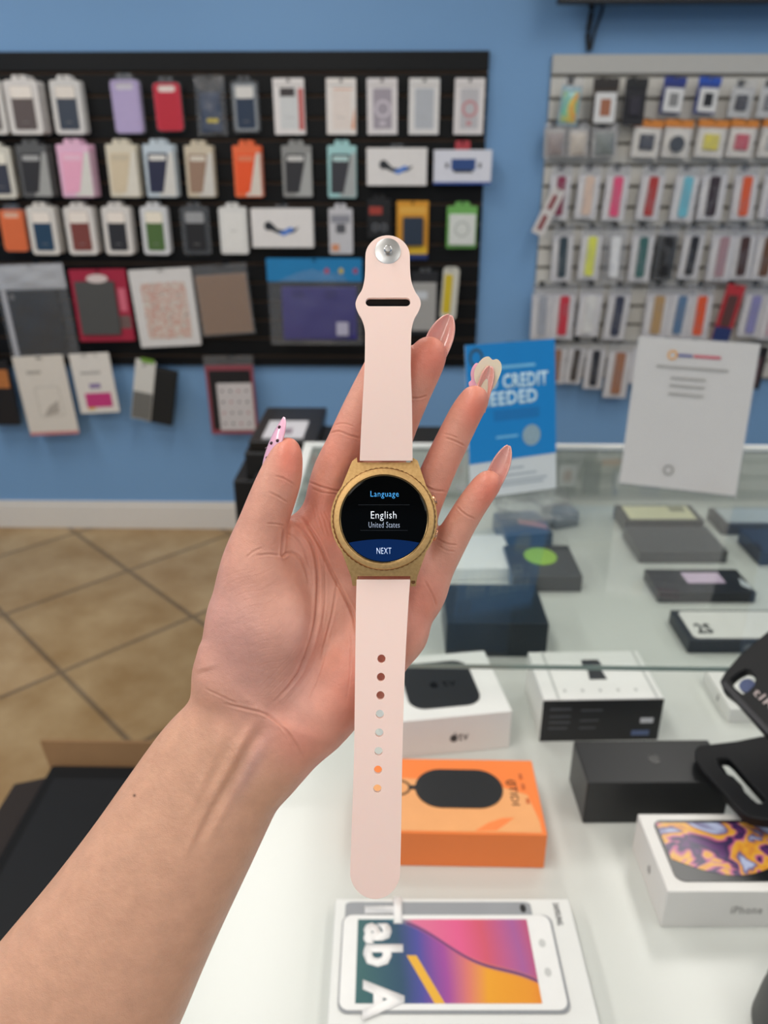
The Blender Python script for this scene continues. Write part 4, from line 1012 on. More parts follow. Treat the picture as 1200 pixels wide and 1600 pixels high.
plate('printed_shape', fr, [(w*.38, h*.24), (w*.70, h*.28), (w*.72, h*.44), (w*.5, h*.36)], mat('#b0a89f', rough=.4), pp, lift=.0003, t=.0004)
plate('pink_edge', fr, rect(0, 0, w, h*.04), mat('#c77f80', rough=.4), t, lift=.0003, t=.0005)
hook_for(px, .07, 'tall off-white envelope', drop=.0125)
px = (119, 181, 552, 645); t, fr, w, h = root_at('prepaid_card', 'card', 'white card pack with a magenta block, lowest row', px, .06, None, swing=-3)
plate('card', fr, [rrect(0, 0, w, h, .004), ell(w*.34, h-.011, .006, .003, 10), ell(w*.66, h-.011, .006, .003, 10)], mat('#ded9d2', rough=.4), t, lift=-.004, t=.004, bevel=.001)
plate('magenta_block', fr, rect(w*.2, h*.1, w*.86, h*.34), mat('#c43a7c', rough=.4), t, lift=.0003, t=.0005)
plate('violet_print', fr, rect(w*.36, h*.42, w*.64, h*.50), mat('#8b7aa3', rough=.4), t, lift=.0003, t=.0004)
plate('grey_print', fr, rect(w*.2, h*.66, w*.7, h*.70), mat('#aaa6a2', rough=.4), t, lift=.0003, t=.0004)
plate('yellow_corner', fr, rect(w*.22, h*.06, w*.4, h*.1), mat('#d6ae3e', rough=.4), t, lift=.0003, t=.0004)
x, w_, z, h_ = pxbox(*px, FRONT - .06); hook(x - w_ * .16, z + h_ - .0125, .064, 'white and magenta card', 'hooks on the black slat wall')
px = (198, 262, 563, 662); t, fr, w, h = root_at('wallet_pouch', 'pouch', 'black wallet pouch with a white and grey card sleeve and green tab, lowest row', px, .07, None, swing=12)
box('pouch_body', (-w*.18, .002, h*.02), (w*.50, .030, h*.90), mat('#0e0f10', rough=.55, bump=.2), t, bevel=.005)
plate('card_sleeve', fr, [rrect(w*.0, h*.04, w*.48, h*.99, .003), ell(w*.24, h*.92, .006, .004, 10)], mat('#d3d1cb', rough=.4), t, lift=.0, t=.003)
plate('grey_lower', fr, rect(w*.01, h*.05, w*.47, h*.48), mat('#6d6c68', rough=.5), t, lift=.0032, t=.0006)
plate('green_tab', fr, [rrect(w*.12, h*.95, w*.44, h*1.02, .004)], mat('#6f9a3a', rough=.4), t, lift=.0032, t=.0008)
x, w_, z, h_ = pxbox(*px, FRONT - .07); hook(x - .002, z + h_ * .905, .074, 'black wallet pouch', 'hooks on the black slat wall')
px = (324, 401, 556, 678); t, fr, w, h = root_at('sticker_pack', 'pack', 'red edged pack with a black band and rows of small dots, lowest row', px, .06, None, swing=-1)
plate('film_bag', fr, [rrect(0, h*.78, w, h, .003), ell(w/2, h-.009, .008, .0035, 10)], POUCH, t, lift=-.006, t=.001)
plate('card', fr, rrect(w*.02, 0, w*.98, h*.88, .003), mat('#8f4450', rough=.4), t, lift=-.009, t=.008, bevel=.001)
plate('black_band', fr, rect(w*.08, h*.06, w*.92, h*.82), mat('#16141a', rough=.4), t, lift=-.0008, t=.0008)
pw = plate('white_panel', fr, rect(w*.22, h*.05, w*.93, h*.66), mat('#ccc6c6', rough=.4), t, lift=.0002, t=.0008)
for i in range(4):
    for j in range(4):
        plate('printed_dot', fr, ell(w*(.32 + .165*i), h*(.14 + .14*j), .0055, .0055, 10), mat(['#6b5a66', '#b06a74', '#3f4450'][(i*2+j) % 3], rough=.4), pw, lift=.0011, t=.0004)
hook_for(px, .06, 'dotted sticker pack')

# ---- pale slat wall: small pouches, accessories and watch straps
GW = 'hooks on the white slat wall'
M_hw = mat('#3b3a38', rough=.4, metal=.7)
def card_item(px, dp, label, desc, head, body, item, shape='block', swing=0.0, n=1, name='accessory_pouch', cat='accessory', frame=None, dark=False):
    t, fr, w, h = root_at(name, cat, label, px, dp, None, swing)
    hh = h * .80
    if head: plate('header_card', fr, [rrect(0, hh, w, h, .002), ell(w/2, h-.007, .004, .003, 10)], mat(head, rough=.4), t, lift=-.004, t=.0025)
    else: plate('header_card', fr, [rrect(0, hh, w, h, .002), ell(w/2, h-.007, .004, .003, 10)], POUCH, t, lift=-.004, t=.0015)
    if body: plate('backing_card', fr, rrect(w*.02, 0, w*.98, hh + .003, .003), mat(body, rough=.4), t, lift=-.008, t=.003)
    if not dark: pillow('film_pouch', fr, 0, 0, w, hh + .004, .016, POUCH, t, nx=8, ny=10, crumple=.0022, seed=int(px[0]), lift=.006)
    mi = mat(item, rough=.4) if item != 'rainbow' else noise_mat('rainbow', ['#8fb7c4', '#6fc0a0', '#e8c84a', '#e06a6a', '#d05a9a'], 14, .2)
    if shape == 'block': box('packed_item', (-w*.26, -.004, h*.20), (w*.26, .006, h*.62), mi, t, bevel=.004)
    elif shape == 'frame':
        plate('white_frame', fr, rrect(w*.1, h*.05, w*.92, h*.70, .005), mat('#dcdcdc', rough=.4), t, lift=.0065, t=.003, bevel=.001); plate('packed_item', fr, rrect(w*.32, h*.2, w*.72, h*.56, .003), mi, t, lift=.0098, t=.001)
    elif shape == 'strap': plate('watch_strap', fr, rrect(w*.30, h*.08, w*.70, h*.80, .008), mi, t, lift=.001, t=.004, bevel=.001)
    elif shape == 'round': plate('packed_item', fr, ell(w*.5, h*.36, w*.27, h*.22), mi, t, lift=.001, t=.008, bevel=.002)
    elif shape == 'blob': pillow('packed_item', fr, w*.12, h*.06, w*.88, h*.7, .018, mi, t, nx=8, ny=8, crumple=.002, seed=int(px[1]), lift=.008)
    x, w_, z, h_ = pxbox(*px, FRONT - dp)
    for k in range(1, n):
        copy_tree(t, t.matrix_world @ Matrix.Translation((0, dp / (n + .3) * k, 0)), 'pouch stacked behind the front %s' % desc, 'pouches stacked behind the ' + desc)
    hook(x + math.sin(R(swing)) * h_, z + (h_ - .0085) * math.cos(R(swing)), dp + .004, desc, GW, M_hw)
# row 1
card_item((873, 905, 120, 196), .06, 'rainbow striped glossy pouch at the left end of the pale board top row', 'rainbow pouch', None, '#8fb7c4', 'rainbow', 'blob', 4)
card_item((925, 965, 122, 196), .07, 'dark brown camera accessory pack with copper print, pale board top row', 'dark brown accessory pack', '#2a2422', '#3d3129', '#a56a4e', 'frame', 0, dark=True)
card_item((975, 1010, 122, 196), .06, 'all black holster pouch on the pale board top row', 'black holster pouch', '#17171a', '#1c1a20', '#2b2733', 'block', 0, dark=True)
card_item((1033, 1068, 120, 178), .05, 'blue headed card with a white patterned square, pale board top row', 'blue card with patterned square', '#2a3c8c', '#38407c', '#8a8a8a', 'frame', 3, dark=True)
card_item((1087, 1122, 120, 178), .05, 'blue headed card with a black chip on white, pale board top row', 'blue card with black chip', '#2450b4', '#3f4f94', '#1c1e24', 'frame', 3, dark=True)
card_item((1140, 1176, 126, 184), .05, 'clear pouch with a dark adapter beside the blue headed cards', 'clear adapter pouch', None, '#cbcbc9', '#3c3c46', 'block', 4)
card_item((1186, 1222, 126, 184), .05, 'clear pouch with a grey adapter at the right edge of the top row', 'grey adapter pouch', None, '#d0d0ce', '#77777c', 'block', 2)
# row 2
for (a, b, c, sh, lab) in ((852, 886, '#9b8f8d', 'blob', 'clear pouch with a pale pinkish clip, left end of the second pale row'), (888, 922, '#c3b9ae', 'blob', 'clear pouch with a beige clip on the second pale row'), (926, 966, '#7f8583', 'blob', 'clear pouch with a grey green clip on the second pale row')):
    card_item((a, b, 190, 246), .05, lab, lab.replace('clear pouch with a ', '')[:40].split(' on the')[0].split(',')[0] + ' pouch', None, '#bdbab6', c, sh, -2, 2)
for (a, b, c, sh, lab, ds) in ((988, 1032, '#3a3e4c', 'block', 'orange headed white card with a dark blue case, second pale row', 'orange headed dark blue card'), (1036, 1079, '#4a4f58', 'round', 'orange headed white card with a round charcoal case, second pale row', 'orange headed charcoal card'), (1088, 1134, '#dccf5c', 'block', 'orange headed cream card with a yellow case, second pale row', 'orange headed yellow card'), (1138, 1180, '#c65a68', 'block', 'orange headed white card with a rose red case, second pale row', 'orange headed rose card'), (1188, 1228, '#b9b9b7', 'block', 'orange headed white card cut by the right edge, second pale row', 'orange headed right edge card')):
    card_item((a, b, 187, 246), .05, lab, ds, '#d78534', '#e4dfd6', c, sh, 3, 2)
# rows of watch straps
rows = [
 (258, 343, [(862, 886, '#8c3350', 'maroon'), (905, 931, '#d9bfae', 'beige'), (948, 976, '#e0527c', 'hot pink'), (1002, 1030, '#b03a38', 'brick red'), (1056, 1084, '#6fb9cc', 'sky blue'), (1098, 1130, '#3a2f36', 'dark plum'), (1152, 1180, '#dd5e36', 'orange red'), (1196, 1222, '#b9b4c4', 'lilac grey')], 'third'),
 (352, 438, [(868, 892, '#34444e', 'dark slate'), (910, 935, '#dde05e', 'lime yellow'), (949, 975, '#e3e4e6', 'white'), (990, 1016, '#3e6a68', 'teal'), (1028, 1052, '#1c1a1c', 'black carded'), (1068, 1092, '#25252c', 'near black'), (1114, 1142, '#a98890', 'mauve'), (1149, 1176, '#4a3230', 'dark brown'), (1184, 1212, '#6a4a36', 'olive brown')], 'fourth'),
 (445, 528, [(836, 860, '#a4a8b2', 'cool grey'), (866, 894, '#c83a4a', 'scarlet'), (906, 934, '#dcdcda', 'ivory'), (950, 976, '#3a3f52', 'indigo'), (1012, 1042, '#b59468', 'camel'), (1048, 1074, '#5c7a9c', 'denim blue'), (1080, 1108, '#e05a32', 'coral orange'), (1162, 1190, '#8a88b8', 'violet'), (1196, 1222, '#c9a9b4', 'dusty pink')], 'fifth'),
 (532, 600, [(858, 880, '#96705c', 'cocoa'), (888, 906, '#4c4642', 'dark grey'), (918, 940, '#2c2f38', 'charcoal'), (950, 980, '#a5745a', 'rust brown'), (988, 1012, '#9a9ca4', 'steel'), (1030, 1056, '#b9bcc4', 'frosty'), (1076, 1102, '#c9cbd6', 'pale violet')], 'lowest'),
]
for (y0, y1, items, rn) in rows:
    for (a, b, c, nm) in items:
        dp = .045 + random.uniform(0, .012)
        e = {'rust brown': 22, 'charcoal': 8}.get(nm, 0) if rn == 'lowest' else random.randint(-2, 3)
        card_item((a - 4, b + 4, y0, y1 + e), dp, '%s watch strap in clear pouch, %s row of the pale board' % (nm, rn), '%s watch strap pouch' % nm, None, None if nm == 'white' else ('#141416' if nm == 'black carded' else '#e6e4e4'), c, 'strap', random.uniform(-1, 4), 2 if rn != 'lowest' else 1, name='watch_strap_pouch', cat='watch strap')
px = (1118, 1146, 444, 534); t, fr, w, h = root_at('watch_strap_pack', 'watch strap', 'red and navy carded watch strap pack among the clear pouches of the fifth pale row', px, .06, None, swing=8)
plate('card', fr, [rrect(0, 0, w, h, .002), ell(w/2, h-.008, .004, .003, 10)], mat('#b8323a', rough=.4), t, lift=-.006, t=.006, bevel=.0008)
plate('strap_blister', fr, rrect(w*.2, h*.28, w*.75, h*.82, .005), mat('#5c3a38', rough=.4), t, lift=.0003, t=.005, bevel=.001)
plate('navy_foot', fr, rect(0, 0, w*.99, h*.26), mat('#28386c', rough=.4), t, lift=.0003, t=.0006)
x, w_, z, h_ = pxbox(*px, FRONT - .06); hook(x + math.sin(R(8)) * h_, z + (h_ - .0095) * math.cos(R(8)), .064, 'red and navy carded strap', GW, M_hw)
px = (1172, 1192, 542, 608); t, fr, w, h = root_at('watch_strap_pack', 'watch strap', 'narrow black boxed watch strap hanging right of the white notice', px, .05, None, swing=3)
plate('carton', fr, [rrect(0, 0, w, h, .002), ell(w/2, h-.008, .004, .003, 10)], mat('#1b191c', rough=.4), t, lift=-.012, t=.012, bevel=.0008)
plate('strap_window', fr, rrect(w*.3, h*.1, w*.72, h*.76, .003), mat('#573d42', rough=.3), t, lift=.0003, t=.001)
x, w_, z, h_ = pxbox(*px, FRONT - .05); hook(x + math.sin(R(3)) * h_, z + (h_ - .0095) * math.cos(R(3)), .054, 'black boxed strap', GW, M_hw)
# the tilted strap pack that hangs off the left edge of the pale board
px = (832, 852, 288, 366); t, fr, w, h = root_at('watch_strap_pack', 'watch strap', 'tilted white pack with a maroon strap hanging off the left edge of the pale board', px, .07, None, swing=24)
plate('card', fr, [rrect(0, 0, w, h, .002), ell(w/2, h-.008, .004, .003, 10)], mat('#d5d0cd', rough=.4), t, lift=-.005, t=.005, bevel=.0008)
plate('watch_strap', fr, rrect(w*.3, h*.1, w*.62, h*.42, .004), mat('#8a2f36', rough=.4), t, lift=.0003, t=.003)
plate('watch_strap_end', fr, rrect(w*.3, h*.55, w*.62, h*.86, .004), mat('#8a2f36', rough=.4), t, lift=.0003, t=.003)
x, w_, z, h_ = pxbox(*px, FRONT - .07); hook(x + math.sin(R(24)) * (h_ - .0095), z + (h_ - .0095) * math.cos(R(24)), .074, 'tilted maroon strap pack', GW, M_hw)

# ---- television above the pale board, with its cables
p = atY(872, 5, 3.20); q = atY(872, 5, 3.20)
tv = thing('television', 'black television mounted high on the blue wall above the pale board', 'television', (p.x + .55, WALL_Y - .003, p.z))
box('casing', (-.55, -.15, .0), (.55, -.105, .62), mat('#0d0e11', rough=.35), tv, bevel=.004)
box('screen', (-.535, -.152, .018), (.535, -.1498, .605), mat('#040405', rough=.1), tv)
box('wall_bracket', (-.16, -.106, .16), (.16, 0, .46), mat('#1a1a1c', rough=.5, metal=.6), tv, bevel=.003)
for i, (pts, lab) in enumerate(((((926, -14), (924, 20), (919, 52), (920, 80)), 'thick black cable hanging straight from the television to the pale board'), (((945, -14), (941, 16), (931, 44), (923, 78)), 'thinner black cable slanting from the television to the pale board'))):
    bm = bmesh.new(); P3 = [atY(x, y, WALL_Y - .012 - .007 * i) for x, y in pts]
    P3 = [(Vector(v) - P3[0]) for v in [Vector(a) for a in P3]]
    dense = curve([tuple(v) for v in P3], 6)
    bm_tube(bm, dense, .009 - .004 * i, 8)
    o = link_bm('power_cable', bm, mat('#0c0d10', rough=.5), None, smooth=True); o.location = atY(*pts[0], WALL_Y - .012 - .007 * i); tag(o, lab, 'cable')
# ================================================================== counter, deck and glass shelf
DECK = 0.93; GL = 1.04; CX0 = -0.195; CX1 = 1.75; CY0 = 0.16; CYB = 1.55; CYG = 0.775
M_lam = mat('#cbcec9', rough=.22, var=.015, scale=4, spec=.5)
ct = thing('display_counter', 'white laminate shop counter carrying phone boxes', 'counter', (CX0, CY0, 0))
box('cabinet_body', (.02, .03, 0), (CX1 - CX0, CYB - CY0 - .02, DECK - .03), mat('#d5d6d2', rough=.5), ct, bevel=.002)
box('deck', (0, 0, DECK - .03), (CX1 - CX0, CYB - CY0, DECK), M_lam, ct, bevel=.004)
gs = thing('glass_shelf', 'clear glass shelf standing over the back half of the white counter', 'glass shelf', (CX0, CYG, DECK))
gw = CX1 - CX0; gd = CYB - CYG
box('glass_top', (0, 0, GL - DECK - .006), (gw, gd, GL - DECK), GLASS, gs, bevel=.0008)
box('front_edge', (0, -.0012, GL - DECK - .006), (gw, -.0002, GL - DECK), mat('#7f918b', rough=.2), gs)
fm_ = mat('#dfe1df', rough=.3, metal=0.0)
M_rail = mat('#e3e5e3', rough=.3)
box('back_panel', (0, gd - .012, 0), (gw, gd - .002, GL - DECK - .006), mat('#b9beba', rough=.16, var=.03, spec=.8), gs)
box('back_rail', (0, gd - .016, GL - DECK), (gw, gd, GL - DECK + .008), M_rail, gs, bevel=.001)
box('side_rail', (-.0005, 0, GL - DECK), (.018, gd - .016, GL - DECK + .004), M_rail, gs, bevel=.001)
box('side_panel', (0, .25, 0), (.006, gd - .012, GL - DECK - .006), mat('#dfe3e0', rough=.2), gs)

# ---- notices on the glass
def stand(name, label, BL, BR, h, lean, cat='sign', z=GL):
    a = atZ(*BL, z + .001); b = atZ(*BR, z + .001)
    U = (b - a); w = U.length; U.normalize(); N = U.cross(Vector((0, 0, 1))); # towards the viewer
    if N.y > 0: N = -N
    V = (Vector((0, 0, 1)) * math.cos(R(lean)) - N * math.sin(R(lean))).normalized()
    # local axes: x along the foot, z up along the leaning sheet, -y towards the viewer
    M = Matrix((( U.x, -N.x, 0, a.x), (U.y, -N.y, 0, a.y), (0, 0, 1, a.z), (0, 0, 0, 1)))
    t = thing(name, label, cat, mtx=M)
    fr = Frame((0, 0, .002), (1, 0, 0), (0, math.sin(R(lean)), math.cos(R(lean))), w, h)
    return t, fr, w, h
t, fr, w, h = stand('notice_stand', 'white printed notice leaning in a clear stand on the glass counter', (971, 756), (1143, 776), .262, 14)
h = .262
plate('paper', fr, rect(-.004, 0, w + .006, h), mat('#dcd9d3', rough=.5, var=.02), t, lift=0, t=.001)
plate('clear_cover', fr, rrect(-.006, -.001, w + .008, h + .002, .002), CLEAR, t, lift=.0012, t=.0015)
box('stand_foot', (-.006, -.002, 0), (w + .008, .075, .003), CLEAR, t)
def bars(nm, segs, y0, y1, m): 
    for a, b in segs: plate(nm, fr, rect(w*a, h*y0, w*b, h*y1), m, t, lift=.0029, t=.0002)
M_ink = mat('#9a9895', rough=.6, var=.2, scale=300)
bars('printed_line', [(.17, .80)], .805, .822, M_ink)
for yy in (.735, .685, .630): bars('printed_line', [(.31, .62)], yy, yy + .016, M_ink)
plate('logo_ring', fr, [ell(w*.30, h*.893, .0085, .0085), ell(w*.30, h*.893, .0055, .0055)], mat('#d59a4a', rough=.5), t, lift=.0029, t=.0002)
plate('logo_mark', fr, rect(w*.345, h*.884, w*.475, h*.904), mat('#5c5f8c', rough=.5), t, lift=.0029, t=.0002)
plate('logo_mark', fr, rect(w*.485, h*.884, w*.72, h*.904), mat('#b85a68', rough=.5), t, lift=.0029, t=.0002)
plate('round_icon', fr, [ell(w*.41, h*.125, .009, .0095), ell(w*.41, h*.125, .006, .0065)], mat('#8a8885', rough=.5), t, lift=.0029, t=.0002)

t, fr, w, h = stand('credit_sign', 'bright blue NO CREDIT NEEDED sign standing on the glass counter', (737, 782), (866, 764), .255, 11)
h = .263; w0, w1 = -.003, w + .003
plate('card', fr, rect(w0, 0, w1, h), mat('#c9cfd3', rough=.5, var=.02), t, lift=0, t=.0015)
bp_ = plate('blue_panel', fr, [(w0, h*.235), (w1, h*.245), (w1, h), (w0, h)], mat('#0a7cc2', rough=.35, var=.03), t, lift=.0016, t=.0006)
M_ltr = mat('#c8e4f2', rough=.4)
text_on('lettering', 'NO CREDIT', fr, w*.10, h*.705, w*.93, h*.80, M_ltr, bp_, lift=.0024, bold=.03)
text_on('lettering', 'NEEDED', fr, w*.10, h*.60, w*.80, h*.69, M_ltr, bp_, lift=.0024, bold=.03)
plate('small_print', fr, rect(w*.35, h*.835, w*.78, h*.855), mat('#6fb4dc', rough=.4), bp_, lift=.0024, t=.0002)
plate('dark_block', fr, rect(w*.28, h*.50, w*.82, h*.57), mat('#0a6cae', rough=.4), bp_, lift=.0024, t=.0001)
plate('small_print', fr, rect(w*.30, h*.385, w*.56, h*.40), mat('#6fb4dc', rough=.4), bp_, lift=.0024, t=.0002)
plate('seal', fr, ell(w*.72, h*.385, .0175, .0185, 30), mat('#9db4bd', rough=.35, metal=.4, var=.15, scale=120), bp_, lift=.0024, t=.0006)
plate('round_badge', fr, [ell(w*.10, h*.915, .013, .016, 26), ell(w*.10, h*.915, .009, .011, 26)], mat('#2f4a5c', rough=.4), bp_, lift=.0024, t=.0004)
for yy, a, b in ((.17, .42, .62), (.125, .40, .78), (.085, .34, .9), (.06, .34, .86)): plate('small_print', fr, rect(w*a, h*yy, w*b, h*(yy + .014)), mat('#9fa9b2', rough=.5), t, lift=.0017, t=.0002)
box('stand_foot', (-.003, 0, 0), (w + .003, .07, .0025), CLEAR, t)

a_ = atY(793, 541, 1.46); b_ = atY(853, 541, 1.46)
cr = thing('card_reader', 'black card reader standing behind the blue sign on the glass', 'card reader', ((a_.x + b_.x) / 2, 1.46, GL))
box('reader_body', (-(b_.x - a_.x) / 2, 0, 0), ((b_.x - a_.x) / 2, .05, a_.z - GL), mat('#0e0f11', rough=.4), cr, bevel=.006)
box('display_panel', (-(b_.x - a_.x) / 2 + .008, -.0012, (a_.z - GL) * .62), ((b_.x - a_.x) / 2 - .008, .001, (a_.z - GL) * .92), mat('#24303a', rough=.15), cr)

# ---- oriented boxes on the deck, measured from their visible corners
def solve_h(p, y_top):
    lo_, hi_ = 0.0, 0.6
    inv = CM.inverted()
    def py(z):
        q = inv @ Vector((p.x, p.y, p.z + z)); return 800 - q.y / -q.z * FPX
    for _ in range(40):
        m = (lo_ + hi_) / 2
        if py(m) > y_top: lo_ = m
        else: hi_ = m
    return (lo_ + hi_) / 2
class Carton:
    def __init__(s, name, label, cat, FL, FR, ytop, back, color, rough=.4, depth=None, height=None, z=DECK, bevel=.0012, m=None, lid=None, flip=False):
        """FL, FR = photo corners of the front foot; ytop = photo y of the front left top corner; back = photo corner of the back left top"""
        a = atZ(*FL, z); b = atZ(*FR, z); U = b - a; s.w = U.length; U.normalize(); V = Vector((-U.y, U.x, 0))
        s.h = height or solve_h(a, ytop)
        if depth is None:
            c = atZ(*back, z + s.h); depth = (c - a) @ V
        s.d = depth
        M = Matrix(((U.x, V.x, 0, a.x), (U.y, V.y, 0, a.y), (0, 0, 1, z), (0, 0, 0, 1)))
        s.t = thing(name, label, cat, mtx=M); s.U = U; s.V = V; s.a = a
        s.body = None
        if m or color: s.body = box('carton', (0, 0, 0), (s.w, s.d, s.h), m or mat(color, rough=rough, var=.02), s.t, bevel=bevel)
        s.top = Frame((0, 0, s.h), (1, 0, 0), (0, 1, 0), s.w, s.d)
        s.front = Frame((0, 0, 0), (1, 0, 0), (0, 0, 1), s.w, s.h)
        s.left = Frame((0, s.d, 0), (0, -1, 0), (0, 0, 1), s.d, s.h)
        s.right = Frame((s.w, 0, 0), (0, 1, 0), (0, 0, 1), s.d, s.h)
def P_(fr, pts): return [(u * fr.w, v * fr.h) for u, v in pts]
def apple(fr, cx, cy, r, m, parent, lift, turn=0):
    pts = []
    for k in range(28):
        a = 2 * math.pi * k / 28; rr = r * (1 - .10 * math.cos(2 * a) - .12 * max(0, math.sin(a)) ** 8 - .08 * max(0, -math.sin(a)) ** 8)
        x, y = rr * math.cos(a), rr * math.sin(a)
        if (x - r * 1.15) ** 2 + (y - r * .1) ** 2 < (r * .42) ** 2: x = r * .74
        pts.append((x, y))
    leaf = [(0, r * 1.1), (r * .25, r * 1.15), (r * .42, r * 1.4), (r * .42, r * 1.62), (r * .15, r * 1.5), (0, r * 1.3)]
    c, s = math.cos(R(turn)), math.sin(R(turn))
    f = lambda q: [(cx + x * c - y * s, cy + x * s + y * c) for x, y in q]
    o = plate('fruit_logo', fr, f(pts), m, parent, lift=lift, t=.0002); plate('fruit_leaf', fr, f(leaf), m, o, lift=lift, t=.0002)
M_wb = '#e4e4e1'
# media player box
c = Carton('media_player_box', 'white square streaming box carton with a rounded black device on its lid', 'box', (603, 1188), (796, 1168), 1130, (560, 1030), M_wb, depth=.128)
pn = plate('printed_device', c.top, rrect(c.w*.215, c.d*.14, c.w*.80, c.d*.86, .02, 8), mat('#1d1f22', rough=.35), c.t, lift=.0003, t=.0008)
apple(c.top, c.w*.46, c.d*.48, .006, mat('#0c0d0f', rough=.2), pn, .0012); text_on('lettering', 'tv', c.top, c.w*.53, c.d*.445, c.w*.64, c.d*.53, mat('#0c0d0f', rough=.2), pn, lift=.0012)
apple(c.front, c.w*.54, c.h*.42, .0052, mat('#3a3a3c', rough=.4), c.t, .0003); text_on('lettering', 'tv', c.front, c.w*.575, c.h*.34, c.w*.655, c.h*.53, mat('#3a3a3c', rough=.4), c.t, lift=.0003)
# white carton with black front
c = Carton('webcam_box', 'white carton with a black printed front face and a small camera on its lid', 'box', (843, 1158), (1026, 1155), 1093, (820, 1019), '#e2e2df')
fp = plate('black_front', c.front, rect(-.0004, 0, c.w + .0004, c.h * .97), mat('#1c1d20', rough=.4), c.t, lift=.0002, t=.0006)
for i, (u0, u1, v0, v1) in enumerate(((.06, .24, .75, .80), (.06, .24, .58, .62), (.06, .24, .44, .48), (.06, .22, .30, .34), (.32, .50, .72, .76), (.32, .48, .48, .52), (.32, .46, .30, .34))): plate('printed_line', c.front, P_(c.front, rect(u0, v0, u1, v1)), mat('#4b4d52', rough=.5), fp, lift=.0009, t=.0002)
plate('white_label', c.front, P_(c.front, rect(.83, .42, .94, .54)), mat('#c9cbd0', rough=.5), fp, lift=.0009, t=.0002); plate('blue_label', c.front, P_(c.front, rect(.77, .12, .92, .24)), mat('#5a6a90', rough=.5), fp, lift=.0009, t=.0002)
pc = plate('printed_camera', c.top, P_(c.top, [(.45, .38), (.60, .38), (.585, .62), (.47, .62)]), mat('#26282d', rough=.4), c.t, lift=.0003, t=.0005)
plate('printed_camera_head', c.top, P_(c.top, [(.44, .68), (.61, .68), (.60, .80), (.45, .80)]), mat('#2c2f35', rough=.4), pc, lift=.0003, t=.0005)
for u in (.2, .35, .5, .65, .8): plate('printed_icon', c.top, ell(c.w*u, c.d*.16, .002, .003, 10), mat('#b9bab8', rough=.5), c.t, lift=.0003, t=.0002)
for u in (.115, .935): plate('grey_edge', c.top, P_(c.top, rect(u, 0, u + .02, 1)), mat('#b9bbb8', rough=.4), c.t, lift=.0003, t=.0002)
# black phone box
c = Carton('phone_box', 'large matte black phone box lying on the counter behind the white one', 'box', (910, 1287), (1130, 1285), 1223, (884, 1157), '#1b1c1e', rough=.38, bevel=.002)
apple(c.top, c.w*.53, c.d*.52, .0072, mat('#08090a', rough=.15), c.t, .0003)
# white phone box with swirling picture
c = Carton('phone_box', 'white phone box with a violet and gold swirling picture on its lid', 'box', (1032, 1449), (1262, 1449), 1393, (988, 1281), '#dddbd7', rough=.35, depth=.093)
sw = bpy.data.materials.new('swirl_picture'); sw.use_nodes = True; nt = sw.node_tree; b = nt.nodes['Principled BSDF']; L = nt.links.new
tc = nt.nodes.new('ShaderNodeTexCoord'); nz = nt.nodes.new('ShaderNodeTexNoise'); nz.inputs['Scale'].default_value = 12; nz.inputs['Detail'].default_value = 2; nz.inputs['Distortion'].default_value = 3.2
rp = nt.nodes.new('ShaderNodeValToRGB'); e = rp.color_ramp.elements
cs_ = [(0.0, '#4a3f94'), (.36, '#5a2f66'), (.43, '#2f2b4c'), (.47, '#b5578a'), (.52, '#d9a43a'), (.58, '#cf8a34'), (.62, '#5a4a78'), (.68, '#a9b2d0'), (1.0, '#c9cede')]
while len(e) < len(cs_): e.new(.5)
for i, (p_, c_) in enumerate(cs_): e[i].position = p_; e[i].color = (*lin(c_), 1)
L(tc.outputs['Object'], nz.inputs['Vector']); L(nz.outputs['Fac'], rp.inputs['Fac']); L(rp.outputs['Color'], b.inputs['Base Color']); b.inputs['Roughness'].default_value = .22
scr = plate('picture_panel', c.top, rrect(c.w*.085, c.d*.11, c.w*.93, c.d*.90, .009, 6), mat('#141619', rough=.2), c.t, lift=.0003, t=.0006)
arc_ = [(c.w*(.11 + .79*q), c.d*(.38 - .20*math.sin(math.pi*q))) for q in np.linspace(0, 1, 20)]
plate('picture', c.top, arc_ + [(c.w*.91, c.d*.86), (c.w*.105, c.d*.86)], sw, scr, lift=.001, t=.0002)
text_on('lettering', 'iPhone', c.front, c.w*.45, c.h*.40, c.w*.66, c.h*.60, mat('#a2a19f', rough=.3), c.t, lift=.0003)
apple(c.left, c.d*.52, c.h*.5, .004, mat('#9a9997', rough=.3), c.t, .0003)
# orange speaker box
c = Carton('speaker_box', 'bright orange speaker carton picturing an oval black speaker', 'box', (575, 1352), (850, 1357), 1300, (575, 1184), '#ee7f3a', rough=.4, depth=None)
pp = plate('tan_panel', c.top, P_(c.top, [(0.0, .02), (.97, .02), (.97, .16), (.93, .50), (.70, .66), (.0, .72)]), mat('#e5a268', rough=.4), c.t, lift=.0003, t=.0003)
plate('orange_leaf', c.top, P_(c.top, [(.60, .03), (.72, .04), (.83, .20), (.76, .19), (.68, .13)]), mat('#f08242', rough=.4), pp, lift=.0006, t=.0002)
c.mxs = c.w * .53
sp = plate('printed_speaker', c.top, rrect(c.w*.27, c.d*.31, c.w*.79, c.d*.83, c.d*.26, 12), mat('#1d1e20', rough=.35, var=.1, scale=400), c.t, lift=.0007, t=.0010)
plate('printed_loop', c.top, [ell(c.w*.17, c.d*.57, c.w*.075, c.d*.11), ell(c.w*.17, c.d*.57, c.w*.06, c.d*.085)], mat('#6a4a2c', rough=.5), sp, lift=.0007, t=.0004)
plate('printed_strap', c.top, P_(c.top, rrect(.23, .55, .30, .60, .01)), mat('#1d1e20', rough=.5), sp, lift=.0007, t=.0006)
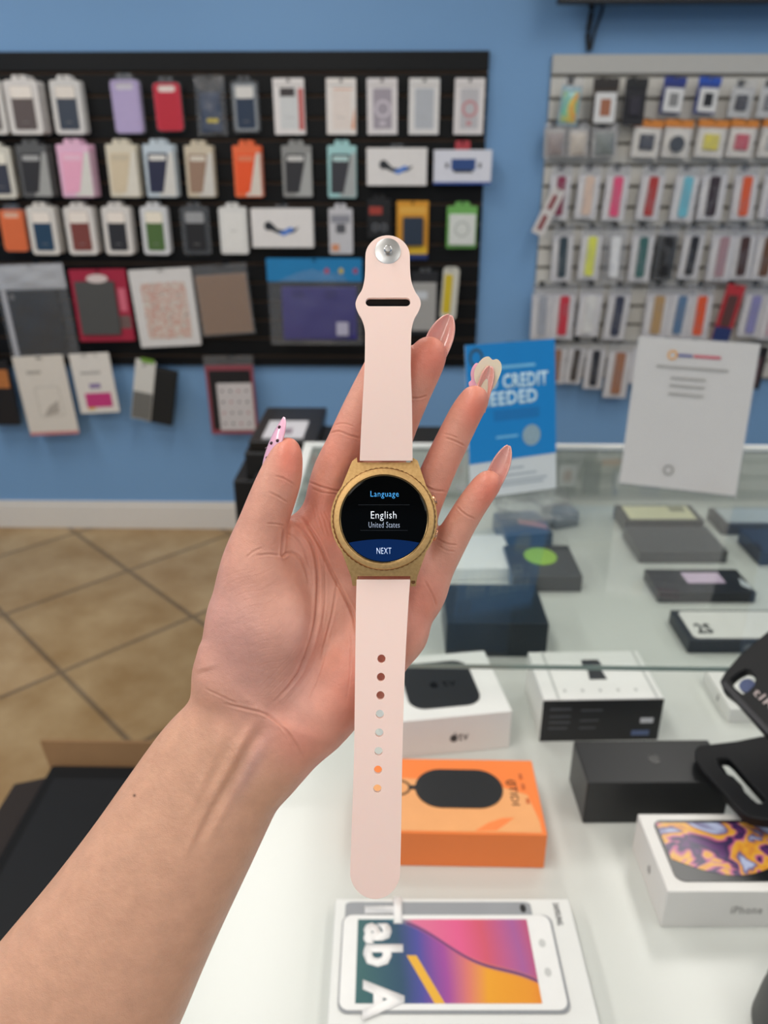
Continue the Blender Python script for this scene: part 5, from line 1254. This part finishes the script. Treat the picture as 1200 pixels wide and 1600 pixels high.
text_on('lettering', '(JTIDI', c.top, c.w*.815, c.d*.36, c.w*.875, c.d*.70, mat('#4a2a22', rough=.5), c.t, lift=.0007, turn=1)
for v_, u_ in ((.72, .90), (.58, .905), (.38, .915)): plate('small_print', c.top, P_(c.top, rect(u_, v_, u_ + .02, v_ + .07)), mat('#c4622c', rough=.5), c.t, lift=.0007, t=.0002)
# tablet box
c = Carton('tablet_box', 'flat white tablet box picturing a colourful tablet screen and big rotated lettering', 'box', (512, 1622), (935, 1622), 1612, (527, 1404), '#dcddda', rough=.38, height=.016)
gb = plate('grey_back_print', c.top, P_(c.top, rrect(.045, .55, .83, .965, .03)), mat('#8f9296', rough=.4), c.t, lift=.0003, t=.0004)
plate('rear_camera', c.top, ell(c.w*.795, c.d*.905, .0028, .0045, 14), mat('#1e1f22', rough=.3), gb, lift=.0008, t=.0003)
tb = plate('tablet_edge', c.top, rrect(c.w*.035, c.d*.075, c.w*.905, c.d*.845, .008), mat('#8b8e92', rough=.35), c.t, lift=.0008, t=.0004)
tf = plate('tablet_face', c.top, rrect(c.w*.04, c.d*.095, c.w*.895, c.d*.84, .008), mat('#e3e3e1', rough=.3), tb, lift=.0013, t=.0004)
pic = bpy.data.materials.new('tablet_picture'); pic.use_nodes = True; nt = pic.node_tree; b = nt.nodes['Principled BSDF']; L = nt.links.new
tc = nt.nodes.new('ShaderNodeTexCoord'); mp = nt.nodes.new('ShaderNodeMapping'); mp.inputs['Scale'].default_value = (1 / c.w, 1 / c.d, 1); L(tc.outputs['Object'], mp.inputs['Vector'])
sx = nt.nodes.new('ShaderNodeSeparateXYZ'); L(mp.outputs['Vector'], sx.inputs[0])
def math_(op, a, b_=None, c_=None):
    n_ = nt.nodes.new('ShaderNodeMath'); n_.operation = op
    for i, v in enumerate((a, b_, c_)):
        if v is None: continue
        if isinstance(v, (int, float)): n_.inputs[i].default_value = v
        else: L(v, n_.inputs[i])
    return n_.outputs[0]
X_, Y_ = sx.outputs['X'], sx.outputs['Y']
def ramp(src, stops):
    r_ = nt.nodes.new('ShaderNodeValToRGB'); e = r_.color_ramp.elements
    while len(e) < len(stops): e.new(.5)
    for i, (p_, c_) in enumerate(stops): e[i].position = p_; e[i].color = (*lin(c_), 1)
    L(src, r_.inputs['Fac']); return r_.outputs['Color']
nzt = nt.nodes.new('ShaderNodeTexNoise'); nzt.inputs['Scale'].default_value = 6; L(tc.outputs['Object'], nzt.inputs['Vector'])
wob = math_('MULTIPLY', math_('SUBTRACT', nzt.outputs['Fac'], .5), .12)
xx = math_('ADD', X_, wob)
upper = ramp(xx, [(.12, '#3f8f98'), (.26, '#4aa59c'), (.33, '#d0708f'), (.50, '#d65c88'), (.60, '#c8566a'), (.74, '#a05a94'), (.85, '#c04a50')])
lower = ramp(xx, [(.12, '#2b5a5c'), (.26, '#2a4a62'), (.34, '#4a4a94'), (.44, '#9a4a94'), (.52, '#d0746a'), (.60, '#e09a2c'), (.76, '#dd8f26'), (.88, '#d9652c')])
# boundary: a curve sweeping from the upper left to the lower right
line = math_('SUBTRACT', Y_, math_('ADD', math_('MULTIPLY', math_('SUBTRACT', X_, .30), -.95), .74))
line = math_('ADD', line, math_('MULTIPLY', math_('SINE', math_('MULTIPLY', X_, 14.0)), .035))
mix1 = nt.nodes.new('ShaderNodeMix'); mix1.data_type = 'RGBA'
fac = nt.nodes.new('ShaderNodeMapRange'); fac.inputs['From Min'].default_value = -.03; fac.inputs['From Max'].default_value = .03; L(line, fac.inputs['Value'])
L(fac.outputs['Result'], mix1.inputs['Factor']); L(lower, mix1.inputs['A']); L(upper, mix1.inputs['B'])
edge = math_('MULTIPLY', math_('LESS_THAN', math_('ABSOLUTE', line), .012), math_('GREATER_THAN', X_, .30))
mix2 = nt.nodes.new('ShaderNodeMix'); mix2.data_type = 'RGBA'; mix2.inputs['B'].default_value = (*lin('#6a3f6c'), 1); L(edge, mix2.inputs['Factor']); L(mix1.outputs['Result'], mix2.inputs['A'])
l2 = math_('SUBTRACT', Y_, math_('ADD', math_('MULTIPLY', math_('SUBTRACT', X_, .30), -3.6), .56))
e2 = math_('MULTIPLY', math_('LESS_THAN', math_('ABSOLUTE', l2), .07), math_('LESS_THAN', Y_, .50))
mix3 = nt.nodes.new('ShaderNodeMix'); mix3.data_type = 'RGBA'; mix3.inputs['B'].default_value = (*lin('#dda83a'), 1); L(e2, mix3.inputs['Factor']); L(mix2.outputs['Result'], mix3.inputs['A'])
L(mix3.outputs['Result'], b.inputs['Base Color']); b.inputs['Roughness'].default_value = .3
plate('tablet_picture', c.top, P_(c.top, rect(.10, .14, .80, .80)), pic, tf, lift=.0018, t=.0002)
M_tw = mat('#eceae8', rough=.35)
text_on('lettering', 'Tab A', c.top, c.w*.125, c.d*.02, c.w*.285, c.d*1.0, M_tw, c.t, lift=.0022, turn=1, bold=.045)
text_on('lettering', 'SAMSUNG', c.top, c.w*.925, c.d*.76, c.w*.95, c.d*.955, mat('#55565a', rough=.5), c.t, lift=.0003, turn=1)
for v_ in (.60, .37): plate('home_mark', c.top, ell(c.w*.845, c.d*v_, .003, .004, 14), mat('#bfc0be', rough=.4), tf, lift=.0018, t=.0002)
# ---- under the glass
def dbox(name, label, FL, FR, yt, bk, col, **k): return Carton(name, label, 'box', FL, FR, yt, bk, col, **k)
c = dbox('storage_box', 'large navy black square carton under the glass beside the little finger', (696, 1026), (853, 1027), 974, (688, 912), '#1a242e', rough=.35, depth=None)
c = dbox('phone_box', 'dark blue phone box with a white lid marked 2S under the front of the glass', (1074, 1021), (1245, 1021), 1001, (1050, 953), '#232a36', rough=.35)
plate('white_lid_panel', c.top, rrect(c.w*.055, c.d*.06, c.w*.97, c.d*.93, .008), mat('#dddcd8', rough=.4), c.t, lift=.0003, t=.0008)
text_on('lettering', '2S', c.top, c.w*.12, c.d*.20, c.w*.27, c.d*.52, mat('#33363a', rough=.4), c.t, lift=.0012, bold=.03)
text_on('lettering', 'iPhone', c.front, c.w*.50, c.h*.25, c.w*.78, c.h*.7, mat('#8b8f96', rough=.4), c.t, lift=.0003)
c = dbox('phone_box', 'black phone box with a pale lilac label under the glass', (1028, 942), (1179, 942), 926, (1009, 889), '#1c2029', rough=.3)
plate('lilac_label', c.top, P_(c.top, rect(.36, .38, .76, .82)), mat('#c9b5cc', rough=.4), c.t, lift=.0003, t=.0005)
plate('white_corner', c.top, P_(c.top, [(.90, .3), (.97, .1), (.99, .3), (.94, .6)]), mat('#b9bfc4', rough=.4), c.t, lift=.0003, t=.0005)
c = dbox('phone_box', 'plain dark grey phone box, lower of the two stepped boxes under the glass', (998, 880), (1135, 880), 862, (972, 822), '#4e4f51', rough=.35)
c2 = dbox('phone_box', 'dark grey phone box with a cream lid panel under the back of the glass', (974, 832), (1098, 832), 814, (956, 789), '#4a4a4a', rough=.35)
plate('cream_panel', c2.top, P_(c2.top, rect(.08, .10, .92, .90)), mat('#dcd9b4', rough=.4), c2.t, lift=.0003, t=.0006)
plate('grey_mark', c2.top, P_(c2.top, rect(.66, .55, .86, .85)), mat('#8f8d74', rough=.4), c2.t, lift=.001, t=.0002)
c = dbox('phone_box', 'dark grey phone box with a silver lid near the right edge under the glass', (1128, 836), (1235, 836), 819, (1106, 793), '#4b4a4c', rough=.35)
plate('silver_panel', c.top, P_(c.top, rect(.07, .08, .95, .92)), mat('#b4bcc0', rough=.3), c.t, lift=.0003, t=.0006)
c = dbox('phone_box', 'dark navy box behind the right edge of the frame under the glass', (1186, 884), (1290, 884), 862, (1160, 826), '#263046', rough=.35)
c = dbox('tall_white_box', 'white carton half hidden by the little finger under the glass', (704, 908), (806, 906), 889, (692, 832), '#e6e8e5', rough=.35, depth=.13)
# boxes with clear bags thrown over them
c = dbox('phone_box', 'low dark carton with a round lime green label under a crumpled clear bag', (800, 925), (908, 925), 900, (786, 852), '#3d4146', rough=.35)
plate('green_label', c.top, ell(c.w*.5, c.d*.62, .028, .032, 24), mat('#93bf45', rough=.4), c.t, lift=.0003, t=.0005)
plate('blue_side', c.left, rect(c.d*.02, 0, c.d*.98, c.h*.95), mat('#52657e', rough=.4), c.t, lift=.0003, t=.0004)
c = dbox('charger_box', 'small blue and grey carton behind the green labelled one under the glass', (790, 862), (862, 858), 836, (787, 800), '#4a5c74', rough=.35)
plate('pink_print', c.top, P_(c.top, [(.4, .45), (.95, .15), (.95, .35), (.45, .65)]), mat('#b58a90', rough=.4), c.t, lift=.0003, t=.0004)
c = dbox('adapter_box', 'small grey carton with a dark end behind the green labelled one', (866, 828), (902, 822), 806, (860, 788), '#85888a', rough=.35)
plate('dark_end', c.right, rect(0, 0, c.right.w, c.h), mat('#2c2e32', rough=.4), c.t, lift=.0003, t=.0004)
a = atZ(838, 846, DECK)
bg_ = thing('clear_bag', 'crumpled clear plastic bag lying over the small cartons under the glass', 'bag', (a.x, a.y, DECK + .064))
frb = Frame((-.075, -.02, 0), (1, 0, 0), (0, 1, 0), .15, .17)
pillow('film_bag', frb, 0, 0, .15, .17, .022, POUCH, bg_, nx=20, ny=20, crumple=.007, seed=12)
# white narrow box at right, half hidden by the black clip
c = dbox('cable_box', 'narrow white carton partly hidden behind the black cases at the right', (1137, 1129), (1205, 1129), 1108, (1096, 1045), '#dcdcd8', rough=.35)
text_on('lettering', 'i', c.left, c.d*.55, c.h*.3, c.d*.60, c.h*.75, mat('#6a6a6c', rough=.4), c.t, lift=.0003)

# ---- black rugged case and belt clip leaning in at the right
def pxplate(name, label, cat, pts, z, tilt_pt, m, holes=(), t_=.012, zs=None):
    """a thick slab whose outline is measured on a tilted plane through the given heights"""
    P3 = [atZ(x, y, zz) for (x, y, zz) in pts]
    return P3
def slab(name, label, cat, A, B, C, outline, holes, thick, m, bevel=.002):
    """A origin, B along U, C fixing the plane (world points); outline in photo pixels"""
    A, B, C = Vector(A), Vector(B), Vector(C); U = (B - A).normalized(); N = U.cross(C - A).normalized()
    if N @ (EYE - A) < 0: N = -N
    V = N.cross(U)
    M = Matrix(((U.x, V.x, N.x, A.x), (U.y, V.y, N.y, A.y), (U.z, V.z, N.z, A.z), (0, 0, 0, 1)))
    t = thing(name, label, cat, mtx=M)
    def onp(p):
        d = ray(*p); s = ((A - EYE) @ N) / (d @ N); q = EYE + d * s - A; return (q @ U, q @ V)
    fr = Frame((0, 0, 0), (1, 0, 0), (0, 1, 0), 1, 1)
    o = plate(name.split('_')[-1] + '_shell', fr, [[onp(p) for p in outline]] + [[onp(p) for p in h_] for h_ in holes], m, t, lift=-thick, t=thick, bevel=bevel)
    return t, fr, onp
zb_ = DECK + .012
A = atZ(1085, 1172, DECK + .072); B = atZ(1150, 1275, DECK + .070); C = atZ(1240, 1150, DECK + .090)
M_case = mat('#0c0d10', rough=.5, var=.1, spec=.3)
hole = [(1120,1186),(1128,1184),(1138,1185),(1146,1192),(1160,1208),(1176,1226),(1196,1248),(1192,1254),(1184,1254),(1174,1246),(1164,1236),(1160,1226),(1146,1212),(1134,1207),(1126,1198)]
t, fr, onp = slab('phone_holster', 'black phone holster plate with a long white slot lying over the boxes at the right', 'phone case', A, B, C,
  [(1086,1170),(1092,1164),(1150,1157),(1196,1148),(1290,1130),(1330,1190),(1290,1290),(1192,1280),(1172,1277),(1158,1268),(1130,1238),(1100,1206),(1086,1186)], [hole], .012, M_case)
A = atZ(1122, 1066, DECK + .150); B = atZ(1200, 1150, DECK + .14); C = atZ(1215, 985, DECK + .20)
ho2 = [(1140,1062),(1152,1052),(1164,1046),(1172,1048),(1180,1058),(1178,1070),(1168,1080),(1160,1084),(1148,1074)]
t, fr, onp = slab('phone_case', 'black rugged phone case with a camera opening standing at the right edge', 'phone case', A, B, C,
  [(1124,1064),(1132,1050),(1156,1022),(1200,985),(1260,935),(1330,1000),(1290,1200),(1199,1152),(1146,1092),(1130,1080)], [ho2], .014, M_case)
plate('camera_lens', fr, ell(*onp((1164, 1065)), .008, .008), mat('#5a6488', rough=.15), t, lift=-.012, t=.004, bevel=.001)
pts = [onp((1134, 1066)), onp((1206, 1142)), onp((1200, 1150)), onp((1128, 1072))]
plate('raised_edge', fr, pts, mat('#26262b', rough=.35), t, lift=0, t=.003, bevel=.001)
q0 = onp((1176, 1082)); q1 = onp((1225, 1128))
ud = Vector((q1[0] - q0[0], q1[1] - q0[1])); ln = ud.length; ud.normalize()
fr2 = Frame((q0[0], q0[1], 0), (ud.x, ud.y, 0), (-ud.y, ud.x, 0), ln, .02)
text_on('lettering', 'tIRO', fr2, 0, -.001, ln, .0075, mat('#b9a9a6', rough=.4), t, lift=.0004)
# ---- dark rounded device of no settled kind at the lower right corner
a = atZ(1262, 1620, DECK)
dd = thing('rounded_device', 'dark grey rounded device standing at the lower right corner of the counter', 'device', (a.x, a.y, DECK))
bm = bmesh.new(); bm_lathe(bm, [(.001, 0), (.040, 0), (.043, .004), (.041, .03), (.036, .06), (.031, .078), (.022, .088), (.001, .092)], 40, close=False); link_bm('housing', bm, mat('#3f403f', rough=.45), dd, smooth=True)
bm = bmesh.new(); bm_lathe(bm, [(.0325, .050), (.0395, .046), (.0385, .056), (.034, .078), (.025, .091), (.001, .096)], 40, close=False); link_bm('dark_cap', bm, mat('#17171c', rough=.35), dd, smooth=True)

# ================================================================== furniture behind the counter
# black desk with a printer, between counter and wall
pA = atZ(395, 690, .80)
dk = thing('desk', 'black desk standing between the counter and the blue wall', 'desk', (-.01, 1.92, 0))
M_dk = mat('#101113', rough=.45, var=.15)
box('desk_top', (-.21, -.28, .84), (.21, .28, .875), M_dk, dk, bevel=.003)
for sx_ in (-1, 1): box('side_panel', (sx_*.19 - .015, -.26, 0), (sx_*.19 + .015, .26, .84), M_dk, dk, bevel=.002)
box('modesty_panel', (-.175, -.24, .04), (.175, -.22, .84), M_dk, dk)
Yp = 2.05
def bx(px0, px1, y0, y1, Y): 
    a = atY(px0, y0, Y); b = atY(px1, y0, Y); a.z = atY(px0, y1, Y).z; return a, b
# printer cabinet: stepped black block seen behind the thumb
a, b_ = bx(364, 470, 752, 900, 1.95)
cab = thing('printer_cabinet', 'tall black cabinet behind the thumb, beside the counter', 'cabinet', ((a.x + b_.x)/2, 1.95, 0))
wc = (b_.x - a.x) / 2; hc = b_.z
box('cabinet_body', (-wc, 0, .03), (wc, .38, hc), M_dk, cab, bevel=.004)
box('plinth', (-wc + .01, .01, 0), (wc - .01, .37, .03), mat('#0a0a0b', rough=.6), cab)
a2, b2 = bx(380, 492, 692, 752, 1.97)
pr = thing('printer', 'black printer with white paper on top standing on the tall black cabinet', 'printer', ((a2.x + b2.x)/2, 1.97, hc))
wp = (b2.x - a2.x) / 2; hp = b2.z - hc
box('printer_body', (-wp, 0, 0), (wp, .33, hp*.72), M_dk, pr, bevel=.006)
box('scanner_lid', (-wp + .012, .01, hp*.72), (wp + .004, .33, hp), mat('#0c0c0e', rough=.3), pr, bevel=.004)
box('output_tray', (-wp + .03, -.05, hp*.12), (wp - .03, 0, hp*.2), mat('#1b1b1e', rough=.4), pr, bevel=.002)
pa = thing('paper_stack', 'white printed paper lying on the black printer behind the thumb', 'paper', ((a2.x + b2.x)/2 + .005, 2.0, hc + hp))
bm = bmesh.new(); bm_box(bm, (-.055, 0, 0), (.055, .15, .004)); link_bm('paper_sheets', bm, mat('#cfcdd2', rough=.6), pa)
plate('printed_block', Frame((-.055, 0, .004), (1, 0, 0), (0, 1, 0), .11, .15), rrect(.03, .03, .075, .08, .004), mat('#8f7f8c', rough=.5), pa, lift=.0001, t=.0003)
# card terminal behind the blue sign
# cardboard box on the floor
bxh = .36
A = atZ(42, 1158, bxh); 
cb = thing('cardboard_box', 'open brown cardboard box on the tiled floor beside the counter', 'box', (A.x + .36, A.y - .33, 0))
M_cb = mat('#8f6c48', rough=.8, var=.08, scale=25)
bm = bmesh.new(); W2, D2 = .30, .30
for lo_, hi_ in (((-W2, -D2, 0), (W2, D2, .006)), ((-W2, -D2, .006), (-W2 + .006, D2, bxh*.8)), ((W2 - .006, -D2, .006), (W2, D2, bxh*.8)), ((-W2 + .006, -D2, .006), (W2 - .006, -D2 + .006, bxh*.8)), ((-W2 + .006, D2 - .006, .006), (W2 - .006, D2, bxh*.8))): bm_box(bm, lo_, hi_)
link_bm('box_body', bm, M_cb, cb)
link_mesh('box_flap', [(-W2 - .03, D2 + .03, bxh), (W2, D2 + .03, bxh), (W2, D2, bxh*.79), (-W2, D2, bxh*.79), (-W2 - .03, D2 + .037, bxh), (W2, D2 + .037, bxh), (W2, D2 + .007, bxh*.79), (-W2, D2 + .007, bxh*.79)], [(0,1,2,3), (7,6,5,4), (0,4,5,1), (3,2,6,7), (0,3,7,4), (1,5,6,2)], M_cb, cb)
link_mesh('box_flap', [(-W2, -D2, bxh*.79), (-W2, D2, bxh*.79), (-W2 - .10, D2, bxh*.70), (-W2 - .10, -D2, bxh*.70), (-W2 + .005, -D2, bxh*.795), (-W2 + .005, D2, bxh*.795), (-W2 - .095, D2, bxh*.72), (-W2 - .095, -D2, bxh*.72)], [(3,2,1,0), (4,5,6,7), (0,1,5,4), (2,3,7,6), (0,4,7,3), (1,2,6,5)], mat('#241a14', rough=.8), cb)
ms = thing('monitor', 'black flat screen monitor lying in the open cardboard box', 'monitor', (cb.location.x, cb.location.y, .2845))
box('monitor_body', (-.2935, -.2935, 0), (.2935, .2935, .04), mat('#101011', rough=.65, spec=.2), ms, bevel=.006)
box('screen', (-.27, -.22, .0395), (.27, .25, .0415), mat('#17181a', rough=.6, spec=.25), ms)
